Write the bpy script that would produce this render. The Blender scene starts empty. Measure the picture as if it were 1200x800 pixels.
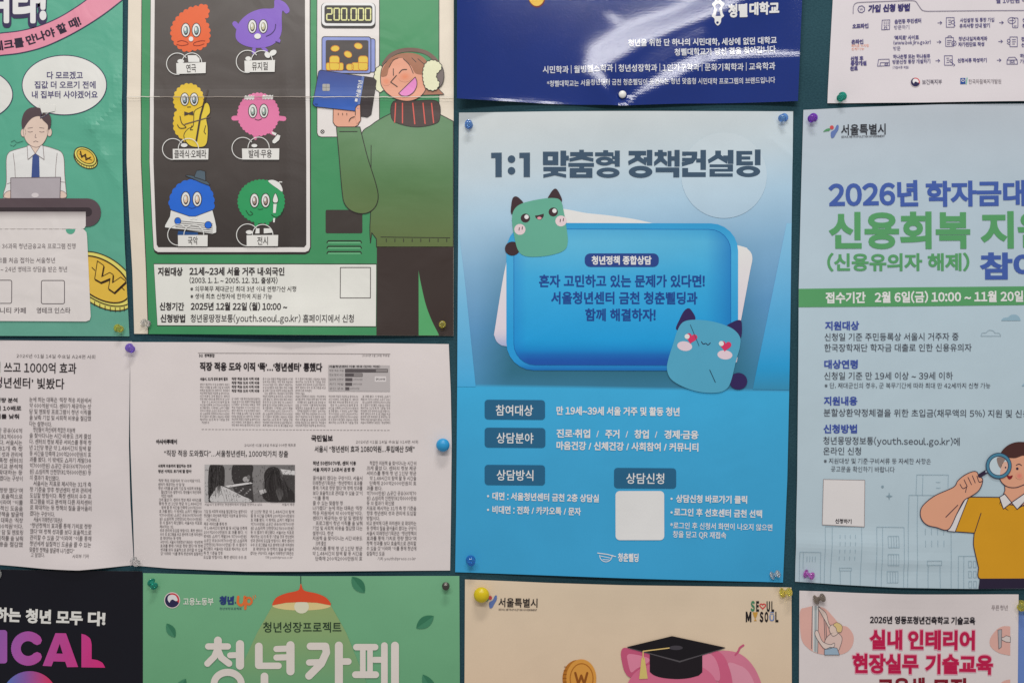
import bpy, math, random
import numpy as np
from mathutils import Vector
from mathutils.geometry import delaunay_2d_cdt

random.seed(7)
SC = bpy.context.scene
COL = SC.collection
S = 0.00106            # metres on the board for one pixel of the 1200 x 800 photograph
CAMD = 1.25

# ------------------------------------------------------------------ camera, room light, exposure
cam_data = bpy.data.cameras.new("camera")
cam = bpy.data.objects.new("camera", cam_data)
COL.objects.link(cam)
cam.location = (0, -CAMD, 0)
cam.rotation_euler = (math.radians(90), 0, 0)
cam_data.sensor_width = 36
cam_data.lens = 36 * CAMD / (1200 * S)
cam_data.clip_start = 0.01
cam_data.clip_end = 50
SC.camera = cam

world = bpy.data.worlds.new("World")
SC.world = world
world.use_nodes = True
world.node_tree.nodes["Background"].inputs[0].default_value = (1.0, 0.97, 0.95, 1)
world.node_tree.nodes["Background"].inputs[1].default_value = 0.285


def lamp(name, loc, target, sx, sy, watts, col):
    ld = bpy.data.lights.new(name, 'AREA')
    ld.shape = 'RECTANGLE'
    ld.size, ld.size_y = sx, sy
    ld.energy = watts
    ld.color = col
    o = bpy.data.objects.new(name, ld)
    COL.objects.link(o)
    o.location = loc
    o.rotation_euler = (Vector(target) - Vector(loc)).to_track_quat('-Z', 'Y').to_euler()
    return o


lamp("ceiling_lamp", (0.10, -1.15, 2.30), (0.0, 0, -0.15), 0.9, 0.22, 25.0, (1.0, 0.97, 0.93))
lamp("room_lamp", (-0.15, -2.25, 1.52), (0, 0, 0), 2.4, 0.24, 32.0, (1.0, 0.98, 0.96))

SC.view_settings.view_transform = 'Standard'
SC.view_settings.look = 'None'
SC.view_settings.exposure = 0.0
SC.view_settings.gamma = 1.0


# ------------------------------------------------------------------ colours and materials
def lin(v):
    v /= 255.0
    return v / 12.92 if v <= 0.04045 else ((v + 0.055) / 1.055) ** 2.4


KW = 0.78


def c(r, g, b):
    """reflectance of an ink that shows as this colour on the evenly lit board"""
    return tuple(min(0.86, max(0.004, lin(x) / KW - 0.014)) for x in (r, g, b))


def mix(a, b, t):
    t = max(0.0, min(1.0, t))
    return tuple(a[i] + (b[i] - a[i]) * t for i in range(3))


def ramp(stops, v):
    if v <= stops[0][0]:
        return stops[0][1]
    for (a, ca), (b, cb) in zip(stops, stops[1:]):
        if v <= b:
            return mix(ca, cb, (v - a) / (b - a))
    return stops[-1][1]


def paper_material(name, rough=0.55, spec=0.35, wrinkle=0.25, wscale=14.0, grain=0.06, seed=0.0, grain_bump=0.0):
    m = bpy.data.materials.new(name)
    m.use_nodes = True
    nt = m.node_tree
    N = nt.nodes
    L = nt.links
    bs = N["Principled BSDF"]
    at = N.new("ShaderNodeAttribute")
    at.attribute_name = "ink"
    tc = N.new("ShaderNodeTexCoord")
    mp = N.new("ShaderNodeMapping")
    mp.inputs["Location"].default_value = (seed * 3.1, seed * 1.7, seed * 2.3)
    L.new(tc.outputs["Object"], mp.inputs["Vector"])
    # fibre and print mottling
    n1 = N.new("ShaderNodeTexNoise")
    n1.inputs["Scale"].default_value = 900
    n1.inputs["Detail"].default_value = 3
    L.new(mp.outputs[0], n1.inputs["Vector"])
    n2 = N.new("ShaderNodeTexNoise")
    n2.inputs["Scale"].default_value = 22
    n2.inputs["Detail"].default_value = 5
    L.new(mp.outputs[0], n2.inputs["Vector"])
    ad = N.new("ShaderNodeMath")
    ad.operation = 'ADD'
    L.new(n1.outputs[0], ad.inputs[0])
    L.new(n2.outputs[0], ad.inputs[1])
    mr = N.new("ShaderNodeMapRange")
    mr.inputs[1].default_value = 0.6
    mr.inputs[2].default_value = 1.4
    mr.inputs[3].default_value = 1 - grain
    mr.inputs[4].default_value = 1 + grain
    L.new(ad.outputs[0], mr.inputs[0])
    mu = N.new("ShaderNodeVectorMath")
    mu.operation = 'SCALE'
    L.new(at.outputs["Color"], mu.inputs[0])
    L.new(mr.outputs[0], mu.inputs["Scale"])
    L.new(mu.outputs[0], bs.inputs["Base Color"])
    bs.inputs["Roughness"].default_value = rough
    bs.inputs["Specular IOR Level"].default_value = spec
    # soft wrinkles of the sheet, shared by paper and print
    n3 = N.new("ShaderNodeTexNoise")
    n3.inputs["Scale"].default_value = wscale
    n3.inputs["Detail"].default_value = 2.5
    n3.inputs["Distortion"].default_value = 0.8
    L.new(mp.outputs[0], n3.inputs["Vector"])
    b1 = N.new("ShaderNodeBump")
    b1.inputs["Strength"].default_value = 1.0
    b1.inputs["Distance"].default_value = 0.006 * wrinkle
    L.new(n3.outputs[0], b1.inputs["Height"])
    last = b1
    if grain_bump:
        n4 = N.new("ShaderNodeTexNoise")
        n4.inputs["Scale"].default_value = 430
        n4.inputs["Detail"].default_value = 3
        n4.inputs["Roughness"].default_value = 0.7
        L.new(mp.outputs[0], n4.inputs["Vector"])
        b2 = N.new("ShaderNodeBump")
        b2.inputs["Strength"].default_value = 1.0
        b2.inputs["Distance"].default_value = grain_bump
        L.new(n4.outputs[0], b2.inputs["Height"])
        L.new(b1.outputs[0], b2.inputs["Normal"])
        last = b2
    L.new(last.outputs[0], bs.inputs["Normal"])
    return m


def plastic(name, col, trans=0.0, rough=0.08, metal=0.0):
    m = bpy.data.materials.new(name)
    m.use_nodes = True
    nt = m.node_tree
    bs = nt.nodes["Principled BSDF"]
    bs.inputs["Roughness"].default_value = rough
    bs.inputs["Transmission Weight"].default_value = trans
    bs.inputs["Metallic"].default_value = metal
    bs.inputs["IOR"].default_value = 1.49
    tc = nt.nodes.new("ShaderNodeTexCoord")
    n = nt.nodes.new("ShaderNodeTexNoise")
    n.inputs["Scale"].default_value = 160
    nt.links.new(tc.outputs["Object"], n.inputs["Vector"])
    mr = nt.nodes.new("ShaderNodeMapRange")
    mr.inputs[3].default_value = 0.88
    mr.inputs[4].default_value = 1.1
    nt.links.new(n.outputs[0], mr.inputs[0])
    rgb = nt.nodes.new("ShaderNodeRGB")
    rgb.outputs[0].default_value = (*col, 1)
    mu = nt.nodes.new("ShaderNodeVectorMath")
    mu.operation = 'SCALE'
    nt.links.new(rgb.outputs[0], mu.inputs[0])
    nt.links.new(mr.outputs[0], mu.inputs["Scale"])
    nt.links.new(mu.outputs[0], bs.inputs["Base Color"])
    return m


def felt_material():
    m = bpy.data.materials.new("board_felt")
    m.use_nodes = True
    nt = m.node_tree
    N, L = nt.nodes, nt.links
    bs = N["Principled BSDF"]
    bs.inputs["Roughness"].default_value = 0.85
    bs.inputs["Specular IOR Level"].default_value = 0.1
    tc = N.new("ShaderNodeTexCoord")
    n1 = N.new("ShaderNodeTexNoise")
    n1.inputs["Scale"].default_value = 7
    n1.inputs["Detail"].default_value = 4
    n2 = N.new("ShaderNodeTexNoise")
    n2.inputs["Scale"].default_value = 420
    n2.inputs["Detail"].default_value = 4
    L.new(tc.outputs["Object"], n1.inputs["Vector"])
    L.new(tc.outputs["Object"], n2.inputs["Vector"])
    ad = N.new("ShaderNodeMath")
    ad.operation = 'ADD'
    L.new(n1.outputs[0], ad.inputs[0])
    L.new(n2.outputs[0], ad.inputs[1])
    cr = N.new("ShaderNodeValToRGB")
    cr.color_ramp.elements[0].position = 0.38
    cr.color_ramp.elements[0].color = (0.022, 0.064, 0.086, 1)
    cr.color_ramp.elements[1].position = 0.64
    cr.color_ramp.elements[1].color = (0.036, 0.096, 0.120, 1)
    hv = N.new("ShaderNodeMath")
    hv.operation = 'MULTIPLY'
    hv.inputs[1].default_value = 0.5
    L.new(ad.outputs[0], hv.inputs[0])
    L.new(hv.outputs[0], cr.inputs[0])
    L.new(cr.outputs[0], bs.inputs["Base Color"])
    bp = N.new("ShaderNodeBump")
    bp.inputs["Distance"].default_value = 0.0012
    bp.inputs["Strength"].default_value = 0.6
    L.new(n2.outputs[0], bp.inputs["Height"])
    L.new(bp.outputs[0], bs.inputs["Normal"])
    return m


# ------------------------------------------------------------------ 2-D shapes
def cdt(verts, faces, keep, extra=()):
    """triangulate overlapping polygons; keep(list of covering face ids) -> bool"""
    vv = [Vector((float(x), float(y))) for x, y in verts] + [Vector((float(x), float(y))) for x, y in extra]
    def ccw(f):
        a = sum(vv[f[i - 1]].x * vv[f[i]].y - vv[f[i]].x * vv[f[i - 1]].y for i in range(len(f)))
        return f if a > 0 else f[::-1]
    faces = [ccw(list(f)) for f in faces]
    ov, oe, of, _, _, src = delaunay_2d_cdt(vv, [], faces, 0, 1e-6)
    tris = [f for f, s in zip(of, src) if s and keep(s)]
    V = np.array([(v.x, v.y) for v in ov], float).reshape(-1, 2)
    out = []
    for f in tris:
        for k in range(1, len(f) - 1):
            out.append((f[0], f[k], f[k + 1]))
    T = np.array(out, int).reshape(-1, 3)
    if len(T):                       # drop unused vertices
        used, inv = np.unique(T, return_inverse=True)
        V, T = V[used], inv.reshape(-1, 3)
        a, b, d = V[T[:, 0]], V[T[:, 1]], V[T[:, 2]]
        ar = (b[:, 0] - a[:, 0]) * (d[:, 1] - a[:, 1]) - (b[:, 1] - a[:, 1]) * (d[:, 0] - a[:, 0])
        T = T[np.abs(ar) > 1e-9]
    return V, T


def sp(pts, closed=True, n=6):
    """Catmull-Rom through points"""
    pts = [np.array(p, float) for p in pts]
    m = len(pts)
    out = []
    for i in range(m if closed else m - 1):
        if closed:
            p0, p1, p2, p3 = pts[i - 1], pts[i], pts[(i + 1) % m], pts[(i + 2) % m]
        else:
            p0, p1, p2, p3 = pts[max(i - 1, 0)], pts[i], pts[i + 1], pts[min(i + 2, m - 1)]
        for k in range(n):
            t = k / n
            out.append(tuple(0.5 * (2 * p1 + (p2 - p0) * t + (2 * p0 - 5 * p1 + 4 * p2 - p3) * t * t + (3 * p1 - p0 - 3 * p2 + p3) * t ** 3)))
    if not closed:
        out.append(tuple(pts[-1]))
    return out


def ell(cx, cy, rx, ry=None, rot=0, n=None, a0=0, a1=360):
    ry = rx if ry is None else ry
    n = n or max(12, min(48, int(max(rx, ry) * 2.2)))
    r = math.radians(rot)
    full = abs(a1 - a0) >= 360
    out = []
    for k in range(n if full else n + 1):
        t = math.radians(a0 + (a1 - a0) * k / n)
        x, y = rx * math.cos(t), ry * math.sin(t)
        out.append((cx + x * math.cos(r) - y * math.sin(r), cy + x * math.sin(r) + y * math.cos(r)))
    return out


def rr(x0, y0, x1, y1, r, tilt=0.0):
    """rounded rectangle, tilt = extra y at the right-hand end"""
    out = []
    n = 6
    for cx, cy, a in ((x1 - r, y0 + r, -90), (x1 - r, y1 - r, 0), (x0 + r, y1 - r, 90), (x0 + r, y0 + r, 180)):
        for k in range(n + 1):
            t = math.radians(a + 90 * k / n)
            x = cx + r * math.cos(t)
            out.append((x, cy + r * math.sin(t) + tilt * (x - x0) / (x1 - x0)))
    return out


def scallop(pts, step=5.0, amp=1.8):
    """fluffy outline: outward bumps along a closed line"""
    P = np.array(list(pts) + [pts[0]], float)
    seg = np.hypot(*np.diff(P, axis=0).T)
    cum = np.concatenate([[0], np.cumsum(seg)])
    n = max(6, int(round(cum[-1] / step)))
    area = 0.5 * np.sum(P[:-1, 0] * P[1:, 1] - P[1:, 0] * P[:-1, 1])
    sg = 1 if area > 0 else -1
    out = []
    for i in range(n):
        for k in range(5):
            s = (i + k / 5) * cum[-1] / n
            x, y = np.interp(s, cum, P[:, 0]), np.interp(s, cum, P[:, 1])
            x2, y2 = np.interp((s + .6) % cum[-1], cum, P[:, 0]), np.interp((s + .6) % cum[-1], cum, P[:, 1])
            d = math.hypot(x2 - x, y2 - y) or 1
            b = amp * math.sin(math.pi * k / 5)
            out.append((x + sg * (y2 - y) / d * b, y - sg * (x2 - x) / d * b))
    return out


def heart(cx, cy, s, rot=0):
    out = []
    r = math.radians(rot)
    for k in range(28):
        t = 2 * math.pi * k / 28
        x = 16 * math.sin(t) ** 3
        y = -(13 * math.cos(t) - 5 * math.cos(2 * t) - 2 * math.cos(3 * t) - math.cos(4 * t))
        x, y = x * s / 17, y * s / 17
        out.append((cx + x * math.cos(r) - y * math.sin(r), cy + x * math.sin(r) + y * math.cos(r)))
    return out


def ringq(cx, cy, rx, ry, hx, hy, n=28):
    """elliptical ring as a list of quads"""
    out = []
    for k in range(n):
        a, q = 2 * math.pi * k / n, 2 * math.pi * (k + 1) / n
        out.append([(cx + rx * math.cos(a), cy + ry * math.sin(a)), (cx + rx * math.cos(q), cy + ry * math.sin(q)), (cx + hx * math.cos(q), cy + hy * math.sin(q)), (cx + hx * math.cos(a), cy + hy * math.sin(a))])
    return out


def bx(x0, y0, x1, y1):
    return [(x0, y0), (x1, y0), (x1, y1), (x0, y1)]


# ------------------------------------------------------------------ lettering: glyph outlines of Blender's built-in font
_fc = bpy.data.curves.new("lettering_source", 'FONT')
_fo = bpy.data.objects.new("lettering_source", _fc)
COL.objects.link(_fo)
_glyph = {}


def dilate(V, T, w, rnd):
    cnt = {}
    for t in T:
        for i in range(3):
            a, b = int(t[i]), int(t[(i + 1) % 3])
            cnt[(a, b)] = 1
    bd = [(a, b) for (a, b) in cnt if (b, a) not in cnt]
    verts = [tuple(v) for v in V]
    faces = [list(map(int, t)) for t in T]
    nrm, nxt = {}, {}
    for a, b in bd:
        d = V[b] - V[a]
        l = math.hypot(*d)
        if l < 1e-7:
            continue
        n = (d[1] / l * w, -d[0] / l * w)
        k = len(verts)
        verts += [(V[a][0] + n[0], V[a][1] + n[1]), (V[b][0] + n[0], V[b][1] + n[1])]
        faces.append([a, k, k + 1, b])
        nrm[(a, b)] = n
        nxt.setdefault(b, [None, None])[0] = n
        nxt.setdefault(a, [None, None])[1] = n
    for v, (n0, n1) in nxt.items():
        if n0 is None or n1 is None:
            continue
        cr = n0[0] * n1[1] - n0[1] * n1[0]
        if cr <= 1e-9 * w:
            continue
        dt = max(-1, min(1, (n0[0] * n1[0] + n0[1] * n1[1]) / w / w))
        k = len(verts)
        if rnd:
            a0, a1 = math.atan2(n0[1], n0[0]), math.atan2(n0[1], n0[0]) + math.acos(dt)
            m = max(1, int(math.acos(dt) / 0.5))
            ring = [(V[v][0] + w * math.cos(a0 + (a1 - a0) * j / m), V[v][1] + w * math.sin(a0 + (a1 - a0) * j / m)) for j in range(m + 1)]
        else:
            s = min(1.0 / max(1e-3, (1 + dt)), 1.2)
            mx, my = (n0[0] + n1[0]) * s, (n0[1] + n1[1]) * s
            ring = [(V[v][0] + n0[0], V[v][1] + n0[1]), (V[v][0] + mx, V[v][1] + my), (V[v][0] + n1[0], V[v][1] + n1[1])]
        verts += ring
        faces.append([v] + list(range(k, k + len(ring))))
    return cdt(verts, faces, lambda s: True)


def glyph(ch, bold=0.0, res=2, rnd=False):
    key = (ch, round(bold, 3), res, rnd)
    if key in _glyph:
        return _glyph[key]
    if bold > 0:
        V, T, adv = glyph(ch, 0, res)
        if len(T):
            V, T = dilate(V, T, bold, rnd)
        _glyph[key] = (V, T, adv)
        return _glyph[key]
    src = chr(ord(ch) + 0xFEE0) if 0x21 <= ord(ch) <= 0x7e and ch not in "~/*-'" else ch
    _fc.body = src
    _fc.resolution_u = res
    me = _fo.to_mesh()
    n = len(me.vertices)
    co = np.zeros(n * 3)
    me.vertices.foreach_get("co", co)
    V = co.reshape(-1, 3)[:, :2].copy()
    me.calc_loop_triangles()
    T = np.zeros(len(me.loop_triangles) * 3, int)
    me.loop_triangles.foreach_get("vertices", T)
    T = T.reshape(-1, 3)
    _fo.to_mesh_clear()
    if len(T):
        a, b, d = V[T[:, 0]], V[T[:, 1]], V[T[:, 2]]
        ar = (b[:, 0] - a[:, 0]) * (d[:, 1] - a[:, 1]) - (b[:, 1] - a[:, 1]) * (d[:, 0] - a[:, 0])
        T = np.where((ar > 0)[:, None], T, T[:, [0, 2, 1]])[np.abs(ar) > 1e-8]
    if n == 0:
        adv = 0.28
    elif 0xAC00 <= ord(ch) <= 0xD7A3:
        adv = 0.92
    else:
        sb = 0.05
        x0 = V[:, 0].min()
        adv = V[:, 0].max() - x0 + 2 * sb
        V = V - np.array([x0 - sb, 0])
    _glyph[key] = (V, T, adv)
    return _glyph[key]


# ------------------------------------------------------------------ object helpers
def empty(name, loc, label=None, cat=None, group=None):
    o = bpy.data.objects.new(name, None)
    COL.objects.link(o)
    o.location = loc
    o.empty_display_size = 0.02
    tag(o, label, cat, group)
    return o


def tag(o, label=None, cat=None, group=None, kind=None):
    for k, v in (("label", label), ("category", cat), ("group", group), ("kind", kind)):
        if v:
            o[k] = v
    return o


def make_mesh(name, verts, faces, mat, parent=None, ink=None, smooth=False):
    me = bpy.data.meshes.new(name)
    me.from_pydata([tuple(v) for v in verts], [], [tuple(int(i) for i in f) for f in faces])
    if ink is not None:
        at = me.color_attributes.new("ink", 'FLOAT_COLOR', 'POINT')
        a = np.ones((len(verts), 4), np.float32)
        a[:, :3] = ink
        at.data.foreach_set("color", a.ravel())
    if smooth:
        me.shade_smooth()
    me.materials.append(mat)
    o = bpy.data.objects.new(name, me)
    COL.objects.link(o)
    if parent:
        o.parent = parent
    return o


DZ = 0.00012
SMALL = 24.0


class Poster:
    def __init__(self, name, label, cat, top, bottom, left, right, paper, mat, base=1.9, bumps=(), ridges=(), pins=(), extra=None, step=5.0, fine=9.0, press=26.0, group="sheets pinned to the notice board"):
        self.mat, self.base, self.bumps, self.ridges, self.pins, self.extra = mat, base, bumps, ridges, pins, extra
        self.edges = [np.array(e, float) for e in (top, bottom, left, right)]
        self.outline = [tuple(p) for p in list(top) + list(right)[1:] + list(bottom)[::-1][1:] + list(left)[::-1][1:-1]]
        cx = sum(p[0] for p in self.outline) / len(self.outline)
        cy = sum(p[1] for p in self.outline) / len(self.outline)
        self.org = np.array([(cx - 600) * S, 0.0, (400 - cy) * S])
        self.root = empty(name, tuple(self.org), label, cat, group)
        self.parts = []
        self.fine, self.press = fine, press
        self.sheet(paper, step)

    def height(self, p):
        x, y = p[:, 0], p[:, 1]
        h = np.zeros(len(p))
        for bx, by, rx, ry, a in self.bumps:
            h += a * np.exp(-((x - bx) / rx) ** 2 - ((y - by) / ry) ** 2)
        for x0, y0, x1, y1, w, a in self.ridges:
            dx, dy = x1 - x0, y1 - y0
            t = np.clip(((x - x0) * dx + (y - y0) * dy) / (dx * dx + dy * dy), 0, 1)
            d = np.hypot(x - x0 - t * dx, y - y0 - t * dy)
            h += a * np.exp(-(np.sqrt(d * d + 4) - 2) / w)
        if self.extra:
            h += self.extra(x, y)
        for px, py in self.pins:
            h *= 1 - np.exp(-((x - px) ** 2 + (y - py) ** 2) / self.press ** 2)
        return (self.base + h) * 0.001

    def at(self, p, lift=0.0):
        """points of the sheet (photo grid) -> local coordinates"""
        p = np.asarray(p, float).reshape(-1, 2)
        h = self.height(p) + lift
        return np.stack([(p[:, 0] - 600) * S - self.org[0], -h, (400 - p[:, 1]) * S - self.org[2]], 1)

    def sheet(self, paper, step):
        top, bottom, left, right = self.edges

        def ev(e, t):
            seg = np.hypot(*np.diff(e, axis=0).T)
            cum = np.concatenate([[0], np.cumsum(seg)]) / seg.sum()
            return np.stack([np.interp(t, cum, e[:, 0]), np.interp(t, cum, e[:, 1])], -1)
        wdt = np.hypot(*(top[-1] - top[0]))
        hgt = np.hypot(*(left[-1] - left[0]))
        nu, nv = int(wdt / step) + 1, int(hgt / step) + 1
        u, v = np.linspace(0, 1, nu), np.linspace(0, 1, nv)
        U, Vv = np.meshgrid(u, v)
        Tp, Bt, Lf, Rt = ev(top, u)[None], ev(bottom, u)[None], ev(left, v)[:, None], ev(right, v)[:, None]
        U3, V3 = U[..., None], Vv[..., None]
        P = (1 - V3) * Tp + V3 * Bt + (1 - U3) * Lf + U3 * Rt - ((1 - U3) * (1 - V3) * top[0] + U3 * (1 - V3) * top[-1] + (1 - U3) * V3 * bottom[0] + U3 * V3 * bottom[-1])
        P = P.reshape(-1, 2)
        front = self.at(P)
        back = front + np.array([0, 0.00025, 0])
        n = len(P)
        idx = np.arange(n).reshape(nv, nu)
        a, b, d, e = idx[:-1, :-1].ravel(), idx[:-1, 1:].ravel(), idx[1:, 1:].ravel(), idx[1:, :-1].ravel()
        F = [tuple(q) for q in np.stack([a, e, d, b], 1)] + [tuple(q) for q in np.stack([a, b, d, e], 1) + n]
        loop = list(idx[0, :]) + list(idx[1:, -1]) + list(idx[-1, ::-1][1:]) + list(idx[::-1, 0][1:-1])
        for i in range(len(loop)):
            p, q = loop[i], loop[(i + 1) % len(loop)]
            F.append((p, q, q + n, p + n))
        ink = np.array([paper(x, y) for x, y in P]) if callable(paper) else np.tile(paper, (n, 1))
        ink = np.concatenate([ink, np.tile((0.7, 0.69, 0.68), (n, 1))])
        make_mesh("sheet", np.concatenate([front, back]), F, self.mat, self.root, ink, smooth=False)

    def part(self, name, label=None):
        b = Print(self, name, label)
        self.parts.append(b)
        return b

    def build(self):
        for b in self.parts:
            b.build()
        return self.root


class Print:
    """one printed part of a sheet: flat shapes and lettering that follow the paper"""

    def __init__(self, poster, name, label=None, parent=None):
        self.p, self.name, self.label, self.parent = poster, name, label, parent
        self.V, self.T, self.C, self.L = [], [], [], []
        self.n = 0
        self.kids = []

    def sub(self, name, label=None):
        k = Print(self.p, name, label, self)
        self.kids.append(k)
        return k

    def add(self, V, T, col, layer):
        if not len(T):
            return
        self.V.append(V)
        self.T.append(T + self.n)
        self.n += len(V)
        self.C.append(np.array([col(x, y) for x, y in V]) if callable(col) else np.tile(col, (len(V), 1)))
        self.L.append(np.full(len(V), layer, float))

    def poly(self, pts, col, layer=1, holes=(), clip=None, grid=None):
        g = grid or self.p.fine
        dens = []
        for i in range(len(pts)):
            a, q = pts[i - 1], pts[i]
            k = max(1, int(math.hypot(q[0] - a[0], q[1] - a[1]) / g))
            dens += [(a[0] + (q[0] - a[0]) * j / k, a[1] + (q[1] - a[1]) * j / k) for j in range(k)]
        pts = dens
        verts = list(pts)
        faces = [list(range(len(pts)))]
        hid = set()
        for h in holes:
            k = len(verts)
            verts += list(h)
            hid.add(len(faces))
            faces.append(list(range(k, k + len(h))))
        cid = None
        if clip is True:
            clip = self.p.outline
        if clip is not None:
            k = len(verts)
            verts += list(clip)
            cid = len(faces)
            faces.append(list(range(k, k + len(clip))))
        xs, ys = [p[0] for p in pts], [p[1] for p in pts]
        extra = []
        if grid is None and max(max(xs) - min(xs), max(ys) - min(ys)) > SMALL:
            grid = self.p.fine
        if grid:
            nx, ny = int((max(xs) - min(xs)) / grid), int((max(ys) - min(ys)) / grid)
            extra = [(min(xs) + (i + .5 + .17 * (j % 2)) * grid, min(ys) + (j + .5) * grid) for i in range(nx + 1) for j in range(ny + 1)]
            extra = [q for q in extra if q[0] < max(xs) and q[1] < max(ys)]
        V, T = cdt(verts, faces, lambda s: 0 in s and not (hid & set(s)) and (cid is None or cid in s), extra)
        self.add(V, T, col, layer)

    def stroke(self, pts, w, col, layer=2, closed=False, clip=None):
        pts = [np.array(p, float) for p in pts]
        dens = []
        m = len(pts)
        for i in range(m if closed else m - 1):
            a, b = pts[i], pts[(i + 1) % m]
            k = max(1, int(np.hypot(*(b - a)) / self.p.fine))
            dens += [a + (b - a) * j / k for j in range(k)]
        if not closed:
            dens.append(pts[-1])
        pts = dens
        m = len(pts)
        verts, faces = [], []
        r = w / 2
        for i in range(m if closed else m - 1):
            a, b = pts[i], pts[(i + 1) % m]
            d = b - a
            l = np.hypot(*d)
            if l < 1e-6:
                continue
            n = np.array([-d[1], d[0]]) / l * r
            k = len(verts)
            verts += [a + n, b + n, b - n, a - n]
            faces.append([k, k + 1, k + 2, k + 3])
        for i in range(m):
            k = len(verts)
            q = 8 if w > 2.5 else 6
            verts += [pts[i] + r * np.array([math.cos(2 * math.pi * j / q), math.sin(2 * math.pi * j / q)]) for j in range(q)]
            faces.append(list(range(k, k + q)))
        cid = None
        if clip is True:
            clip = self.p.outline
        if clip is not None:
            k = len(verts)
            verts += list(clip)
            cid = len(faces)
            faces.append(list(range(k, k + len(clip))))
        V, T = cdt(verts, faces, (lambda s: True) if cid is None else (lambda s: cid in s and len(set(s)) > 1))
        self.add(V, T, col, layer)

    def bars(self, items, col, layer=2, butt=()):
        """one letter made of round-ended strokes (points, width) and plain polygons, merged into one outline"""
        verts, faces = [], []
        for pts, w in items:
            r = w / 2
            pts = [np.array(p, float) for p in pts]
            for a, q in zip(pts, pts[1:]):
                d = q - a
                l = np.hypot(*d)
                n = np.array([-d[1], d[0]]) / l * r
                k = len(verts)
                verts += [a + n, q + n, q - n, a - n]
                faces.append([k, k + 1, k + 2, k + 3])
            for p in pts:
                k = len(verts)
                verts += [p + r * np.array([math.cos(math.pi * j / 10), math.sin(math.pi * j / 10)]) for j in range(20)]
                faces.append(list(range(k, k + 20)))
        for pl in butt:
            k = len(verts)
            verts += list(pl)
            faces.append(list(range(k, k + len(pl))))
        V, T = cdt(verts, faces, lambda s: True)
        self.add(V, T, col, layer)

    def line(self, x0, y0, x1, y1, w, col, layer=2):
        self.stroke([(x0, y0), (x1, y1)], w, col, layer)

    def shape(self, pts, col, edge=None, w=0.9, layer=1, clip=None, grid=None):
        self.poly(pts, col, layer, clip=clip, grid=grid)
        if edge is not None:
            self.stroke(pts, w, edge, layer + 1, closed=True, clip=clip)

    def text(self, s, x0, x1, y, h, col, bold=0.0, layer=3, y1=None, shear=0.0, res=None, rnd=False, clip=None):
        """one line of lettering between x0 and x1, centred on y (y1 at its right end)"""
        y1 = y if y1 is None else y1
        res = res or (1 if h < 7 else 2 if h < 16 else 4)
        pen, items = 0.0, []
        for ch in s:
            V, T, adv = glyph(ch, bold, res, rnd)
            if len(T):
                items.append((V + np.array([pen, 0]), T))
            pen += adv
        if not items:
            return
        lo = min(v[:, 0].min() for v, t in items)
        hi = max(v[:, 0].max() for v, t in items)
        L = math.hypot(x1 - x0, y1 - y)
        ux, uy = (x1 - x0) / L, (y1 - y) / L
        kx, ky = L / (hi - lo), h / 0.92
        for V, T in items:
            a = (V[:, 0] - lo) * kx
            b = (V[:, 1] - 0.38) * ky
            a = a + shear * b
            # screen y grows downwards, so up is (uy, -ux)
            X = x0 + a * ux + b * uy
            Y = y + a * uy - b * ux
            self.add(np.stack([X, Y], 1), T[:, [0, 2, 1]], col, layer)

    def build(self, parent=None):
        o = None
        if self.V:
            V, T = np.concatenate(self.V), np.concatenate(self.T)
            C, L = np.concatenate(self.C), np.concatenate(self.L)
            P = self.p.at(V)
            P[:, 1] -= 0.0003 + DZ * L
            a, b, d = P[T[:, 0]], P[T[:, 1]], P[T[:, 2]]
            ny = np.cross(b - a, d - a)[:, 1]
            T = np.where((ny < 0)[:, None], T, T[:, [0, 2, 1]])
            o = make_mesh(self.name, P, T, self.p.mat, parent or self.p.root, C)
            if self.label:
                o["label"] = self.label
        for k in self.kids:
            k.build(o)


# ------------------------------------------------------------------ the notice board
def box(x0, x1, y0, y1, z0, z1):
    v = [(x, y, z) for x in (x0, x1) for y in (y0, y1) for z in (z0, z1)]
    f = [(0, 1, 3, 2), (4, 6, 7, 5), (0, 4, 5, 1), (2, 3, 7, 6), (0, 2, 6, 4), (1, 5, 7, 3)]
    return v, f


bv, bf = box(-1.25, 1.25, 0.0, 0.022, -0.95, 0.95)
board = make_mesh("notice_board", bv, bf, felt_material())
tag(board, "dark teal felt notice board behind all the pinned sheets", "notice board")

POSTERS = []
WHITE = c(212, 206, 204)
INK = c(52, 47, 52)
NAVY = c(70, 64, 108)
# ------------------------------------------------------------------ mint poster with the worried office worker (upper left)
def creases(x, y):
    h = 0
    for x0, y0, x1, y1, w, a in ((110, 150, 146, 118, 7, 1.3), (110, 150, 122, 185, 6, 1.1), (110, 150, 146, 160, 8, .9), (122, 185, 140, 215, 7, .9),
                                 (128, 132, 134, 95, 7, .8), (134, 95, 146, 84, 6, .6), (122, 185, 146, 178, 8, .5)):
        dx, dy = x1 - x0, y1 - y0
        t = np.clip(((x - x0) * dx + (y - y0) * dy) / (dx * dx + dy * dy), 0, 1)
        d = np.hypot(x - x0 - t * dx, y - y0 - t * dy)
        h = h + a * np.exp(-(np.sqrt(d * d + 4) - 2) / w)
    return h


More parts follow.
